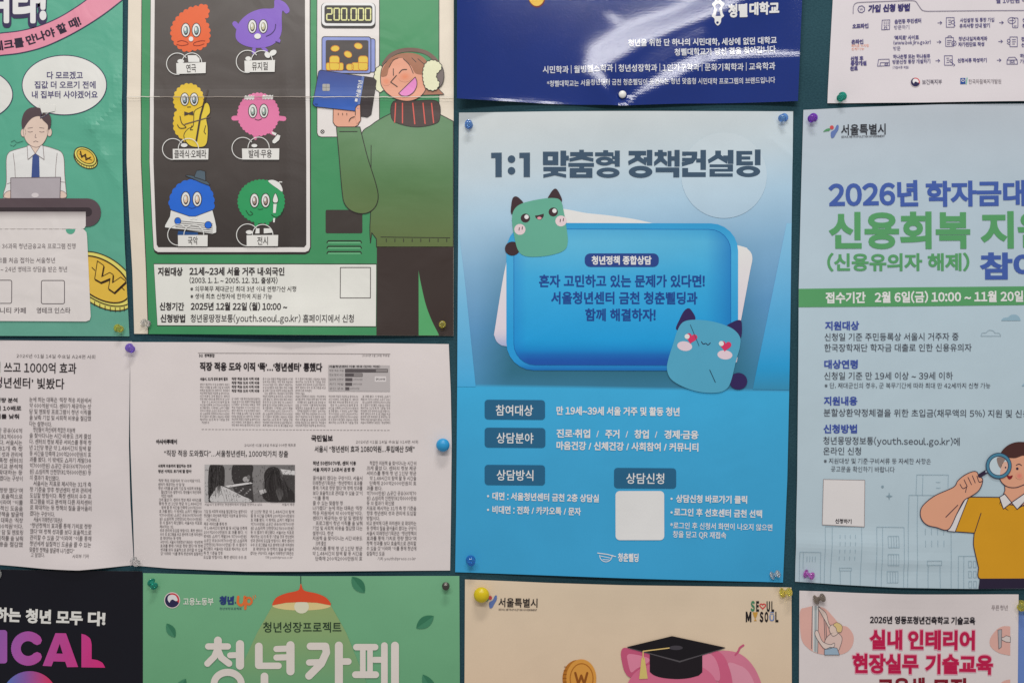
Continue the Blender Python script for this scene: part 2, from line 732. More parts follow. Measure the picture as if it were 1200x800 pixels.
MINT1, MINT2 = c(88, 163, 138), c(99, 158, 140)
LP = Poster("poster", "mint green poster with a worried office worker at a laptop and a large gold coin", "poster",
            [(-210, -190), (144.5, -190)], [(-210, 390), (0, 393.5), (152.3, 394)],
            [(-210, -190), (-210, 390)], [(144.5, -190), (144.5, 0), (144, 130), (144.8, 200), (147.4, 290), (152.3, 394)],
            lambda x, y: ramp([(0, MINT1), (230, MINT1), (390, MINT2)], y),
            paper_material("mint_poster_print", 0.36, 0.5, 0.35, 16, 0.05, 1.0), bumps=[(-60, 400, 80, 40, 4), (60, 396, 40, 20, 1.5), (146, 250, 20, 80, 2.0)], pins=[(138, 384)], extra=creases, fine=6.0)
POSTERS.append(LP)
EDGE = c(58, 52, 84)
PALE = c(222, 215, 211)
b = LP.part("headline")
b.text("겨라!", -19, 56.5, 4.5, 47, EDGE, 0.115, 2, rnd=True)
b.text("겨라!", -18, 55.5, 3.5, 45, c(230, 226, 222), 0.05, 3, rnd=True)
b = LP.part("ribbon")
up = sp([(-80, 48), (-30, 44), (0, 40), (25, 37), (48, 31), (70, 21.5), (90, 9.5), (106, -2), (140, -28)], False)
dn = sp([(-80, 72), (-30, 70), (0, 66), (25, 63), (52, 56), (80, 43.5), (104, 30), (125, 16), (144.3, 1)], False)
b.poly(up + dn[::-1], c(236, 140, 160), 1, clip=True)
b.stroke(up, 1.1, EDGE, 2)
b.stroke(dn, 1.1, EDGE, 2, clip=True)
for s, x0, x1, y, y1 in (("테크를", -6, 29, 55.5, 50), ("만나야", 32, 65, 49, 38), ("할 때!", 68, 95, 36.5, 25)):
    b.text(s, x0, x1, y, 11, c(45, 38, 55), 0.035, 3, y1)
b = LP.part("speech_bubble")
bub = ell(76.5, 100.5, 49.5, 34.8, n=60)
b.shape(bub, PALE, EDGE, 0.9, 1)
b.shape([(49, 126), (50, 132), (48.6, 139.5), (54, 137), (59, 133)], PALE, EDGE, 0.8, 6)
b.poly([(47, 122), (48, 125), (50.2, 133), (59.5, 132.4), (66, 131), (66, 124)], PALE, 8)
for s, x0, x1, y in (("다 모르겠고", 56, 98, 89), ("집값 더 오르기 전에", 41.5, 113, 100.2), ("내 집부터 사야겠어요", 38.5, 115.5, 111.6)):
    b.text(s, x0, x1, y, 8.6, c(78, 72, 112), 0.02, 3)
b = LP.part("speech_bubble")
b.shape(ell(-34, 111.5, 50, 31.5, n=60), PALE, EDGE, 0.9, 1)
b = LP.part("cartoon_man")
SKIN, SK_E = c(214, 192, 178), c(120, 105, 105)
HAIRD = c(84, 70, 74)
b.shape(sp([(5, 233), (5.5, 226), (8.5, 214), (8.5, 188), (11, 180), (16, 177), (30, 173), (38, 171), (52, 171.5), (66, 175.5), (73, 179), (76, 187), (76.8, 205), (78.5, 224), (79, 228), (77.5, 233)], False), c(222, 217, 214), SK_E, 0.6, 1)
b.poly([(36, 168), (36.5, 174), (42.5, 181), (48, 176), (50.5, 168)], SKIN, 3)
b.shape(ell(28.5, 156, 3, 5), SKIN, SK_E, 0.4, 3)
b.shape(ell(59, 155.5, 3, 5), SKIN, SK_E, 0.4, 3)
b.shape(sp([(29, 150), (29.5, 160), (33, 167.5), (39, 172), (45, 173), (51, 169.5), (56, 161), (58, 150), (56, 139), (47, 135), (36, 137)]), SKIN, SK_E, 0.4, 4)
b.poly(sp([(27.5, 151.5), (26.6, 143), (29.5, 133), (36, 127.5), (45, 126.8), (54, 130), (60, 136.5), (61.2, 145), (59.5, 152), (57.6, 152), (57, 147), (52, 142), (47.5, 137), (40, 138.5), (34, 144), (29.5, 151)]), HAIRD, 6)
for p in ([(34, 151), (39.5, 150.2)], [(47.5, 150.2), (53, 151)], [(34, 155), (36.5, 155.6), (39.5, 154.8)], [(47.5, 155), (50, 155.6), (53, 155)], [(40.5, 167), (43, 165.8), (46, 167)], [(43, 158), (42.2, 161.5), (44, 162)]):
    b.stroke(p, 0.5, c(115, 98, 100), 6)
b.shape([(33.2, 171), (36.5, 171), (42.5, 180.5), (34, 187.5)], c(224, 219, 216), SK_E, 0.5, 5)
b.shape([(51.5, 171), (49, 171), (42.8, 180.5), (53, 187.5)], c(224, 219, 216), SK_E, 0.5, 5)
b.poly([(40, 180.5), (46, 180.5), (47, 185), (47.6, 209), (38, 209), (39.2, 185)], c(64, 82, 136), 4)
for p in ([(16.5, 180), (18.5, 195), (19, 208)], [(68, 180), (66.5, 195), (66, 208)], [(9.5, 216), (14, 214.5)], [(72, 213.5), (77, 214)]):
    b.stroke(p, 0.5, SK_E, 3)
for p in ([(14, 167), (18, 165), (21, 168), (28, 166)], [(13, 170.5), (17, 172), (20, 169.5)]):
    b.stroke(p, 0.5, c(60, 100, 90), 3)
b.shape(sp([(6.5, 232), (7, 227), (12, 224), (16, 225), (16, 232)]), SKIN, SK_E, 0.5, 4)
b.shape(sp([(71, 232), (71, 225), (75, 224.5), (79, 228), (78, 232)]), SKIN, SK_E, 0.5, 4)
k = b.sub("laptop")
k.shape([(14, 209), (72.3, 208.3), (71.5, 233), (14, 233)], c(170, 163, 168), c(95, 80, 88), 0.7, 7)
k.poly(ell(42.6, 229.3, 4.4, 2.9), c(205, 198, 200), 9)
GOLD, GOLD2, GE = c(232, 178, 72), c(246, 206, 108), c(60, 42, 32)
b = LP.part("coin")
b.shape(ell(101.6, 186.2, 15.2, 10.4, 32), GOLD2, GE, 1.0, 1)
b.shape(ell(101.4, 184, 14.4, 9.4, 32), GOLD2, GE, 1.0, 3)
b.shape(ell(101.6, 183.8, 11.4, 7.1, 32), GOLD, GE, 0.7, 5)
b.stroke([(95.5, 178), (97, 185), (101.5, 181.5), (102, 188), (107.5, 185)], 1.5, GE, 7)
b.stroke([(94, 181), (109, 188.5)], 0.7, GE, 7)
for t in range(20, 160, 14):
    x, y = 101.5 + 14 * math.cos(math.radians(t)) * .85 - 9.6 * math.sin(math.radians(t)) * .53, 185 + 14 * math.cos(math.radians(t)) * .53 + 9.6 * math.sin(math.radians(t)) * .85
    b.line(x, y, x, y + 2, 0.5, GE, 3)
b = LP.part("coin")
b.shape(ell(120.5, 331.5, 44, 26.5, 33), GOLD2, GE, 1.2, 1, clip=True)
b.shape(ell(121, 327, 43.5, 25.5, 33), GOLD2, GE, 1.2, 3, clip=True)
b.shape(ell(119.5, 327.5, 38, 21.5, 33), GOLD, GE, 1.6, 5, clip=True)
for t in range(10, 130, 9):
    ct, st = math.cos(math.radians(t)), math.sin(math.radians(t))
    x, y = 120.8 + 43.7 * ct * .84 - 26 * st * .545, 328.4 + 43.7 * ct * .545 + 26 * st * .84
    if x < 150:
        b.line(x, y, x, y + 4.6, 0.9, GE, 4)
wpts = [(115.5, 306), (123, 311.5), (120.5, 324.5), (130, 319.5), (134, 322), (133.2, 331.5), (143, 325), (149.3, 330), (135.3, 343), (128.4, 338.2), (130.5, 326.5), (119.5, 331), (112.3, 327)]
b.shape([(x + .6, y + 1.5) for x, y in wpts], GE, GE, 0.8, 7, clip=True)
b.shape(wpts, GOLD, GE, 0.9, 9, clip=True)
b.line(109, 313.5, 112.5, 317, 0.9, GE, 8)
b.line(144, 337, 147, 340, 0.9, GE, 8)
b = LP.part("printer_slot")
DK = c(88, 75, 80)
b.poly(rr(-205, 233, 119.5, 266, 16), DK, 6)
b.poly(rr(-200, 243.5, 109, 254, 5), c(58, 50, 54), 7)
b = LP.part("ticket")
TK = c(213, 207, 205)
b.poly([(-200, 248.5)] + [(101.8, 248.5), (101.8, 265), (100, 268), (97, 269)] + [(-200, 269)], lambda x, y: mix(c(150, 142, 142), TK, (y - 248) / 9), 9, grid=4)
b.poly([(-200, 268.5), (97, 268.5), (99.5, 269), (102.6, 272.5), (103.4, 278)] + [(107.6, 371), (106.5, 375), (102, 376.7)] + [(-200, 375)], TK, 9)
for k in range(-26, 11):
    b.line(k * 7.4, 268.8, k * 7.4 + 3.6, 268.8, 0.7, c(150, 142, 140), 10)
b.poly(ell(84, 268.8, 5.6, 6, a0=0, a1=180), MINT1, 11)
b = LP.part("ticket_text")
GREY = c(118, 110, 112)
b.text("는 36과목 청년금융교육 프로그램 진행", -3, 90, 288.8, 6.6, GREY, 0.01, 10)
b.text("재크를 처음 접하는 서울청년", -7, 66, 305.3, 6.6, GREY, 0.01, 10)
b.text("1 ~ 24년 영테크 상담을 받은 청년", -3, 80, 315.7, 6.6, GREY, 0.01, 10)
b.stroke(rr(50, 328.8, 77, 356, 2), 0.9, c(92, 84, 88), 10, closed=True)
b.stroke(rr(-11.5, 328.5, 15.4, 355.5, 2), 0.9, c(92, 84, 88), 10, closed=True)
b.text("커뮤니티 카페", -13, 32, 363.8, 7, c(92, 84, 88), 0.015, 10)
b.text("영테크 인스타", 44.5, 84, 363.8, 7, c(92, 84, 88), 0.015, 10)

# ------------------------------------------------------------------ green ticket machine poster with fuzzy creatures
CREAM, GREEN = c(223, 205, 189), c(64, 138, 92)
OUT = c(48, 44, 42)


def folds(x, y):
    k = np.clip((y - 50) / 70, 0, 1)
    return 0.6 * np.exp(-((y - 115.5) / 8) ** 2) + 0.9 * np.exp(-((x - 338 - .02 * (y - 100)) / 9) ** 2) * k * k * (3 - 2 * k)


KP = Poster("poster", "green poster of a ticket machine with six fuzzy creatures and a girl holding a card", "poster",
            [(151, -150), (532, -150)], [(158, 391), (350, 392.5), (531.5, 393.5)],
            [(151, -150), (151, 0), (150, 100), (150, 190), (153, 260), (156, 320), (158, 391)], [(532, -150), (531.8, 0), (531.5, 393.5)],
            CREAM, paper_material("machine_poster_print", 0.40, 0.5, 0.22, 12, 0.05, 2.0),
            bumps=[(345, 400, 120, 45, 7.5), (345, 60, 60, 60, 1.5), (475, 196, 60, 34, 2.5), (151, 200, 30, 90, 2.5)], pins=[(169, 378), (518.5, 380.5)], extra=folds, fine=4.5, step=4.0)
POSTERS.append(KP)
b = KP.part("machine_body")
b.poly([(168, -149), (167, 0), (166.5, 100), (167, 190), (170, 260), (172.5, 320), (174.6, 391.3)] + [(350, 392.3), (514.5, 393.2), (514.5, 0), (515, -149)], GREEN, 1)
b.stroke([(168, -149), (167, 0), (166.5, 100), (167, 190), (170, 260), (172.5, 320), (174.6, 391)], 0.8, OUT, 2)
b.line(514.6, -149, 514.6, 140, 0.8, OUT, 2)
b = KP.part("screen")
fr = [(177, -149), (177, 0), (176.4, 100), (176, 190), (179, 262), (180.6, 291)]
b.poly(fr + [(182, 296), (186, 298.5), (358, 298.5), (363, 296), (365, 290)] + [(364.5, 0), (364.5, -149)], OUT, 2)
b.poly([(x + .6, y) for x, y in fr] + [(182.5, 293.5), (186, 295.6), (358, 295.6), (362, 294), (363.8, 290)] + [(363.4, 0), (363.4, -149)], c(216, 211, 208), 3)
b.poly([(182.4, -149), (182.2, 0), (181.4, 100), (181, 190), (183.4, 262), (184.6, 287), (186.5, 290)] + [(357, 290), (359.5, 287), (359.5, 200), (358, 0), (358, -149)], lambda x, y: ramp([(0, c(82, 76, 73)), (130, c(76, 69, 66)), (290, c(58, 52, 50))], y), 4)
CW = c(222, 217, 212)


def eyes(p, x1, x2, y, rx, ry, iris, ly, pupil=None):
    for x in (x1, x2):
        p.shape(ell(x, y, rx, ry), CW, OUT, 0.8, ly)
        p.poly(ell(x + .2, y + .6, rx * .56, ry * .66), c(60, 52, 50), ly + 2)
        p.poly(ell(x + .1, y, rx * .44, ry * .52), iris, ly + 3)
        p.poly(ell(x - .5, y - 1, rx * .24, ry * .3), CW, ly + 4)


def card(p, q, rings, s, x0, x1, y, y1):
    """the white name card with two rings below a creature"""
    k = p.sub("name_card")
    (ax, ay, ar), (bx, by, br) = rings
    k.stroke(ell(ax, ay, ar, n=28, a0=80, a1=325), 0.9, CW, 15)
    k.stroke(ell(bx, by, br, n=24, a0=180, a1=360), 0.9, CW, 15)
    k.poly(q, c(219, 214, 210), 17)
    k.text(s, x0, x1, y, 9.6, c(52, 47, 45), 0.012, 18, y1)


def shoes(p, *pts):
    for q in pts:
        p.poly(q, CW, 14)


b = KP.part("cartoon_creature", "orange fuzzy creature")
O1 = c(234, 96, 52)
b.poly(scallop(sp([(202, 37), (206, 26), (214, 17), (224, 11), (233, 9), (240, 7), (244.5, 12), (244, 20), (240, 24), (244.5, 31), (246, 40), (244.5, 50), (237, 57.5), (228, 59), (219, 60.5), (210, 56), (204, 48)]), 6.5, 1.9), O1, 6)
eyes(b, 218.6, 231, 36.4, 5.0, 8.0, c(120, 150, 150), 8)
b.poly(ell(225, 47, 2.7, 2.9), CW, 13)
b.stroke(sp([(209, 50), (214, 48.6), (220, 50.5), (221, 53), (214, 54.5), (208, 53)], False), 0.7, c(140, 46, 30), 9)
b.stroke(sp([(241, 49), (236, 49), (229, 51), (228, 54), (234, 54.5), (240, 52.5)], False), 0.7, c(140, 46, 30), 9)
shoes(b, [(221, 66), (231, 66), (235, 70), (235, 74), (222, 74)], ell(213, 73, 4, 2.5))
card(b, [(207.8, 75.3), (242.5, 74.3), (242.2, 87), (208.3, 88)], ((209, 76, 12.5), (226, 75, 11.6)), "연극", 219.5, 231, 81.5, 81)
b = KP.part("cartoon_creature", "purple note-shaped creature")
PUR = c(126, 92, 186)
b.stroke([(276, 29), (282, 36)], 6, PUR, 6)
b.stroke([(318, 43), (327, 49)], 5.5, PUR, 6)
b.stroke([(299, 56), (298, 63)], 4, PUR, 6)
b.stroke([(308, 56), (313, 61)], 4, PUR, 6)
b.poly(sp([(277, 42), (281, 28), (292, 17.5), (306, 12), (318, 11.5), (322, 10), (322.5, 2), (327, 1), (334, 4), (339, 10), (340, 15), (336, 17.5), (332, 14), (331, 22), (331, 38), (327, 48), (318, 55), (304, 57.5), (290, 55.5), (280, 50)]), PUR, 7)
eyes(b, 296.6, 309.4, 32.4, 5.0, 8.0, c(186, 184, 150), 9)
b.poly(ell(303, 44, 4, 3.2), CW, 14)
b.stroke(sp([(324, 30), (323, 36), (319, 41), (313, 44)], False), 1.0, c(64, 44, 104), 10)
b.stroke([(324, 50), (329, 52)], 0.8, c(64, 44, 104), 10)
shoes(b, ell(321, 63.5, 4.6, 3.2, -30), ell(314.5, 66, 3, 4, -40), ell(292, 70, 3.4, 2.5))
card(b, [(287.6, 72.6), (323.6, 72), (323, 85.8), (288, 86)], ((291, 73.5, 13), (308, 73.5, 12.6)), "뮤지컬", 296.5, 315, 79.2, 79)
b = KP.part("cartoon_creature", "yellow creature with a cello")
YE = c(236, 182, 52)
b.poly(scallop(ell(222, 118, 17, 18.5, n=40), 5.5, 1.5), YE, 6)
b.poly(scallop(sp([(208, 131), (222, 128), (234, 134), (238, 148), (236, 164), (226, 170), (214, 163), (206, 154), (205, 142)]), 6, 1.3), YE, 6)
b.shape(sp([(237, 126), (243, 121), (246.5, 125), (247, 133), (243, 139), (244.5, 150), (244.5, 160), (243, 169), (238, 173), (226, 172.5), (219, 167), (216.5, 159), (221, 152), (227, 149), (228, 141), (229, 131)]), c(240, 190, 62), OUT, 0.8, 7)
b.stroke([(244.5, 107), (240, 122), (236, 136), (231, 166)], 2.2, c(64, 52, 46), 9)
b.stroke([(217.5, 146.5), (247, 138)], 1.2, c(96, 82, 74), 10)
b.stroke([(242, 148), (240, 155), (242, 158)], 0.8, OUT, 10)
b.stroke(sp([(212, 137), (214, 145), (219, 150), (212, 151), (209, 147)], False), 0.9, OUT, 10)
b.stroke([(226, 148), (224, 153), (227, 153)], 0.8, OUT, 10)
b.poly([(217, 131.5), (222, 133.2), (227.5, 131), (227.5, 136), (222, 134.8), (217, 136.5)], c(66, 56, 54), 11)
eyes(b, 217.6, 228.6, 117.3, 4.8, 7.4, c(120, 140, 150), 8)
b.stroke([(220.5, 126.4), (224.5, 126.2)], 0.8, OUT, 9)
shoes(b, ell(217, 171, 4, 2.3))
card(b, [(203.8, 175.4), (245.6, 175), (245.2, 187.8), (204, 188)], ((204, 175.5, 12.2), (222, 175, 11.8)), "클래식·오페라", 205.6, 243, 181.4, 181.2)
b = KP.part("cartoon_creature", "pink round creature with white brows")
PK = c(226, 118, 160)
b.stroke([(274.6, 139.3), (284, 139)], 5.6, PK, 5)
b.stroke([(324, 139), (333.6, 140)], 5.6, PK, 5)
b.poly(scallop(ell(303.5, 135, 23.8, 24.5, n=48), 4.6, 1.2), PK, 6)
eyes(b, 297, 310, 131, 5.0, 8.0, c(140, 160, 150), 8)
b.stroke(sp([(299.5, 140.3), (303.5, 141.6), (307.5, 140)], False), 0.7, OUT, 9)
for x0, x1, y in ((287.5, 299, 115.5), (308.5, 321, 115)):
    n = 7
    b.poly([(x0 + (x1 - x0) * i / n, y - 1.5 - (i % 2) * 1.2) for i in range(n + 1)] + [(x1 - (x1 - x0) * i / n, y + 1.5 + (i % 2) * 1.6) for i in range(n + 1)], CW, 9)
b.stroke([(299, 158), (300, 163)], 3.5, PK, 5)
b.stroke([(317, 155), (322, 158)], 4, PK, 5)
shoes(b, [(320, 166), (326, 158.5), (329.5, 160), (328, 165), (323, 169), (320.5, 168.5)], ell(299, 171.5, 3.5, 2), [(319, 155), (325, 157), (324, 160), (320, 158)])
card(b, [(284.6, 175), (328.3, 174.8), (328, 188), (285, 187.8)], ((285.5, 174.5, 12.6), (304, 174, 12.4)), "발레·무용", 292.5, 319.5, 181, 181)
b = KP.part("cartoon_creature", "blue creature in a hat playing a drum")
BL = c(38, 100, 200)
b.poly(scallop(sp([(200, 242), (202, 228), (209, 218), (219, 212.5), (230, 212), (240, 215.5), (247.5, 223), (251, 234), (250, 246), (240, 250.5), (226, 254), (211, 250)]), 8, 1.3), BL, 6)
b.shape([(194, 267), (194.5, 264), (200, 254), (201, 246.5), (223, 254), (230, 254), (250, 246.5), (253, 258), (254.6, 266), (254.5, 273), (250, 274.5)], CW, OUT, 0.6, 8)
b.poly([(223.5, 254), (228, 256), (232.5, 253.5), (232, 258), (228, 257), (224, 258)], CW, 11)
for i in range(5):
    b.line(207, 259 + 2.4 * i, 250, 263 + 2.4 * i, 0.6, c(70, 64, 62), 10)
b.shape(ell(209.4, 259.3, 3.8, 4), BL, OUT, 0.5, 11)
b.shape(ell(245, 264, 4.2, 4.2), BL, OUT, 0.5, 11)
b.poly([(210, 271), (233, 273), (233, 276), (209, 276)], c(40, 76, 130), 10)
b.shape(sp([(218.5, 206.5), (224, 206), (236, 209), (244, 213.5), (246.5, 217.5), (238, 215), (228, 210.5)]), c(74, 90, 102), OUT, 0.6, 9)
b.shape([(228.5, 208), (231.5, 200.5), (236, 200), (241.5, 201.5), (242, 212.5), (235, 210)], c(78, 94, 106), OUT, 0.6, 11)
eyes(b, 218.6, 232, 233.8, 5.2, 8.6, c(212, 184, 158), 9)
b.stroke([(222, 243.6), (226, 244.6), (230, 243.6)], 0.6, c(28, 60, 120), 9)
card(b, [(209.8, 276), (244.6, 275.8), (244.4, 289), (210, 289)], ((210, 275.5, 12.2), (228.3, 275.5, 11.6)), "국악", 221.5, 233, 282.6, 282.4)
b = KP.part("cartoon_creature", "green round creature with a brush and a beret")
GR = c(46, 146, 90)
b.stroke([(301, 257), (301, 264)], 4.5, GR, 5)
b.stroke([(314, 257), (314, 262)], 4.5, GR, 5)
b.poly(scallop(ell(306.8, 236.5, 27, 25, n=48), 4.6, 1.1), GR, 6)
b.poly(sp([(315, 212.5), (321, 211.5), (328, 215), (331.5, 221), (331.4, 225.2), (326, 221.5), (319, 216.5)]), CW, 9)
b.stroke([(326, 216), (328.5, 213.8), (331, 214)], 1.2, CW, 9)
eyes(b, 299, 312, 235.4, 5.0, 8.2, c(150, 128, 118), 9)
b.stroke([(303, 245.4), (305, 246), (309, 245.2)], 0.6, c(24, 70, 46), 9)
b.stroke(sp([(289, 247), (293, 252.5), (297, 251), (294, 248)], False), 0.8, c(24, 70, 46), 9)
b.stroke(sp([(319, 252), (324, 255), (330, 252), (333, 246)], False), 0.8, c(24, 70, 46), 9)
b.shape(sp([(320.5, 234), (323.5, 227), (326.6, 234), (325.5, 237.8), (321.5, 237.8)]), CW, OUT, 0.5, 10)
b.poly([(321.2, 239.5), (325, 239.5), (323.8, 250), (320.8, 250)], CW, 10)
b.poly([(321, 256), (323.2, 256), (322.6, 261), (320.8, 261)], CW, 10)
shoes(b, ell(293, 272.5, 4, 2.4), [(301, 268), (305, 268), (305, 274), (300, 274)], [(310, 268), (318, 268), (321, 273), (310, 274)])
card(b, [(290, 276), (327, 275.8), (326.6, 288.8), (290.2, 289)], ((291, 275.7, 12.8), (308.7, 275.5, 12)), "전시", 302.5, 315, 282.6, 282.6)
b = KP.part("coin_panel")
PN = c(216, 210, 207)
b.shape([(372.2, -149), (372, 0), (372, 156.5), (373.5, 160), (377, 161.2), (441, 161), (445, 158), (445, -149)], PN, OUT, 0.8, 2)
b.stroke(ell(378.4, 155, 2.1), 0.7, OUT, 4, closed=True)
b.stroke([(377.2, 153.8), (379.6, 156.2)], 0.6, OUT, 4)
b.stroke([(379.6, 153.8), (377.2, 156.2)], 0.6, OUT, 4)
k = b.sub("price_display")
k.poly(rr(377, 4.6, 440.4, 34.6, 5), OUT, 4)
k.poly(rr(377.8, 4.6, 439.6, 31.5, 5), c(226, 221, 217), 5)
k.poly(rr(380.8, 7.6, 436.8, 28.6, 3), OUT, 6)
SEG = {'0': "abcdef", '2': "abged"}
xd = [383.6, 392.2, 400.8, 412.0, 420.4, 428.8]
for ch, x in zip("200000", xd):
    w, y0, y1, ym = 6.0, 11.2, 24.8, 18.0
    for q in SEG[ch]:
        p = {'a': [(x + .6, y0), (x + w - .6, y0)], 'd': [(x + .6, y1), (x + w - .6, y1)], 'g': [(x + .6, ym), (x + w - .6, ym)], 'b': [(x + w, y0 + .6), (x + w, ym - .7)],
             'c': [(x + w, ym + .7), (x + w, y1 - .6)], 'e': [(x, ym + .7), (x, y1 - .6)], 'f': [(x, y0 + .6), (x, ym - .7)]}[q]
        k.stroke(p, 1.5, c(240, 226, 150), 8)
k.poly(ell(409.2, 24.8, 1, 1), c(240, 226, 150), 8)
k = b.sub("coin_window")
LAV = c(132, 144, 200)
k.shape(rr(430, 46.5, 440, 85.5, 2.5), LAV, OUT, 0.8, 4)
k.shape(rr(378, 44.4, 435, 87, 3), LAV, OUT, 0.9, 6)
k.poly(rr(382.4, 48.4, 432.2, 83.8, 2), c(70, 64, 63), 8)
CO, CE = c(240, 184, 66), c(198, 120, 40)
for x, y, a, d, r in ((393.4, 58.2, 5, 3.5, -5), (420.4, 55.2, 4.8, 3.5, 15), (408.4, 65, 4.8, 3.6, 30)):
    k.shape(ell(x, y, a, d, r), CO, CE, 0.7, 9)
for q in (rr(387, 66.8, 398.4, 83.6, 3.5), rr(383, 75, 403, 83.6, 2), rr(420.5, 66.8, 431.6, 83.6, 3.5), rr(413, 74.6, 431.6, 83.6, 2), rr(406.5, 76.2, 415, 83.6, 3)):
    k.shape(q, CO, CE, 0.6, 11)
k.poly(rr(382, 246.3, 425, 273.6, 2), c(60, 53, 50), 3)
b = KP.part("vent")
for y in (282.4, 288.8, 295):
    b.stroke([(383.6, y + 2.2), (385, y), (422.6, y), (424, y + 2.2)], 1.2, OUT, 3)
    b.stroke([(385, y + 2.2), (422.6, y + 2.2)], 1.0, c(120, 186, 140), 2)
b = KP.part("cartoon_girl")
FS = c(232, 152, 126)


def muff(y):
    return ramp([(150, c(98, 134, 98)), (210, c(88, 124, 82)), (290, c(94, 108, 64))], y)


b.shape(sp([(434.5, 285), (433.8, 268), (434.8, 245), (434.8, 200), (424, 160), (436, 147), (448, 139), (460, 133)], False) + [(516, 135), (524, 139), (531.4, 143), (531.4, 289.6), (441.6, 289.6), (441.4, 280), (436, 273)], lambda x, y: muff(y), OUT, 0.9, 4, clip=True)
b.stroke([(435.4, 171), (435.4, 198)], 0.8, OUT, 6)
b.poly([(442, 289.5), (531.4, 289.5), (531.4, 393.3), (442, 392.8)], c(59, 49, 46), 5, clip=True)
b.poly([(491, 392.9)] + sp([(490.8, 317), (493, 330), (499, 356), (506, 375), (514, 391)], False) + [(514.5, 393)], c(84, 160, 104), 6, clip=True)
b.stroke([(446.5, 278), (527.5, 279)], 0.7, OUT, 6)
for i in range(8):
    b.line(453 + 10.1 * i, 280.2, 453 + 10.1 * i, 283.6, 0.8, OUT, 6)
b.shape(sp([(461.5, 120), (487, 119), (513, 120), (515.4, 140), (508, 146.5), (490, 149.5), (472, 147), (459.5, 139.5)]), c(74, 60, 57), OUT, 0.8, 6)
for x, q in ((464, -1), (472, 0), (484, 2), (496, 2), (506, 2)):
    b.stroke(sp([(x, 122), (x + q * .6, 134), (x + q * 1.2, 146.5 - abs(x - 488) * .1)], False), 1.4, c(206, 92, 82), 8)
b.shape(scallop(ell(446, 93.5, 7, 15, n=30), 5, .9), c(226, 216, 182), OUT, 0.8, 6)
b.stroke(sp([(450, 76), (458, 66), (470, 60.4), (484, 59.4), (498, 62), (508, 68.6), (514, 76)], False), 4.6, c(112, 88, 78), 6)
b.shape([(497, 106), (512, 103), (520.6, 111.6), (496, 112.4)], c(152, 100, 74), OUT, 0.7, 6)
b.shape(sp([(446.3, 96), (447.6, 82), (454, 73), (467, 66.5), (484, 67), (497, 77), (501.6, 92), (499, 106), (491.6, 115), (480, 119.4), (466, 117.6), (455, 111), (448.6, 103.6)]), FS, OUT, 0.8, 8)
b.poly(sp([(446.6, 90), (450, 79.6), (457, 70), (468, 64.4), (482, 63.2), (495, 67.4), (503, 77), (506, 87), (488.5, 87.4), (482, 78), (473.5, 69.8), (467.4, 69.2), (460, 72), (456, 81), (453.4, 89.6)]), c(156, 104, 78), 10)
for p in ([(473, 70), (480, 77), (484.6, 87)], [(483, 69), (488, 74)], [(490, 70), (497, 76)], [(467, 69), (461, 72), (456.4, 80)]):
    b.stroke(sp(p, False), 0.7, OUT, 11)
b.poly(ell(475, 91, 8.4, 6.2), lambda x, y: mix(c(228, 128, 92), FS, math.hypot((x - 475) / 8.4, (y - 91) / 6.2)), 10, grid=2.5)
b.poly(ell(453, 96.5, 5.6, 5), lambda x, y: mix(c(228, 128, 92), FS, math.hypot((x - 453) / 5.6, (y - 96.5) / 5)), 10, grid=2.5)
for p in ([(461.3, 81.6), (461.4, 89.4)], sp([(468, 87), (471.5, 83), (477, 82.4)], False), [(465, 89.4), (458.2, 97.2), (466, 102.6)]):
    b.stroke(p, 0.9, OUT, 12)
b.shape([(467.6, 110.4), (487, 91.4)] + sp([(488.8, 96), (488.6, 102), (485, 109), (478, 113.6), (471, 113.4)], False), c(224, 128, 186), OUT, 0.8, 12)
b.shape(ell(513, 89.5, 7.6, 14, n=30), c(112, 102, 100), OUT, 0.8, 12)
b.shape(scallop(sp([(496, 88), (499, 76), (507, 72), (515, 75), (517.4, 81), (511.4, 88.6), (512.8, 95), (515, 99), (511.5, 105.6), (505, 106.6), (498.4, 102)]), 4.6, .9), c(226, 216, 182), OUT, 0.8, 14)
k = b.sub("sleeve")
k.shape([(394.8, 149.6), (422.4, 149.6)] + sp([(422.6, 151), (431, 184), (441, 216), (443.6, 232), (440, 243), (432, 249.4), (422, 250.6), (411.6, 247), (404.4, 239), (401.6, 226), (398, 184)], False), lambda x, y: muff(y + 20), OUT, 0.9, 8)
k.line(398.5, 155, 419, 155, 0.9, OUT, 10)
k = b.sub("hand")
k.shape([(391, 128), (390.8, 144), (393, 147.6), (396.4, 149.6), (416, 149.6), (420, 147.4), (422.4, 143), (423, 127)], c(238, 158, 134), OUT, 0.8, 6)
k.stroke(sp([(409.6, 143), (411.4, 139.6), (416, 137.6)], False), 0.8, OUT, 13)
for x in (397, 402, 407):
    k.stroke([(x, 133.6), (x, 135.4)], 0.7, OUT, 13)
k = b.sub("bank_card")
k.shape([(426, 90.4), (438, 92.2), (441.6, 95.6), (435.4, 135), (431, 138.2), (420, 136.4)], c(54, 46, 48), OUT, 0.6, 8)
k.shape([(376.6, 83.4), (427.6, 91), (421, 131.6), (370, 126), (367.2, 123), (374.2, 85)], lambda x, y: ramp([(84, c(58, 72, 136)), (112, c(54, 86, 160)), (130, c(50, 94, 180))], y), OUT, 0.7, 10)
k.poly([(427.6, 91), (421, 131.6), (418.6, 131.4), (424.6, 90.6)], c(96, 118, 176), 12)
k.poly(rr(378.6, 99.6, 387.2, 107.8, 1.2), c(160, 158, 152), 12)
k.line(383, 100, 383, 107.6, 0.4, c(110, 108, 104), 13)
k.line(379, 103.6, 387, 103.6, 0.4, c(110, 108, 104), 13)
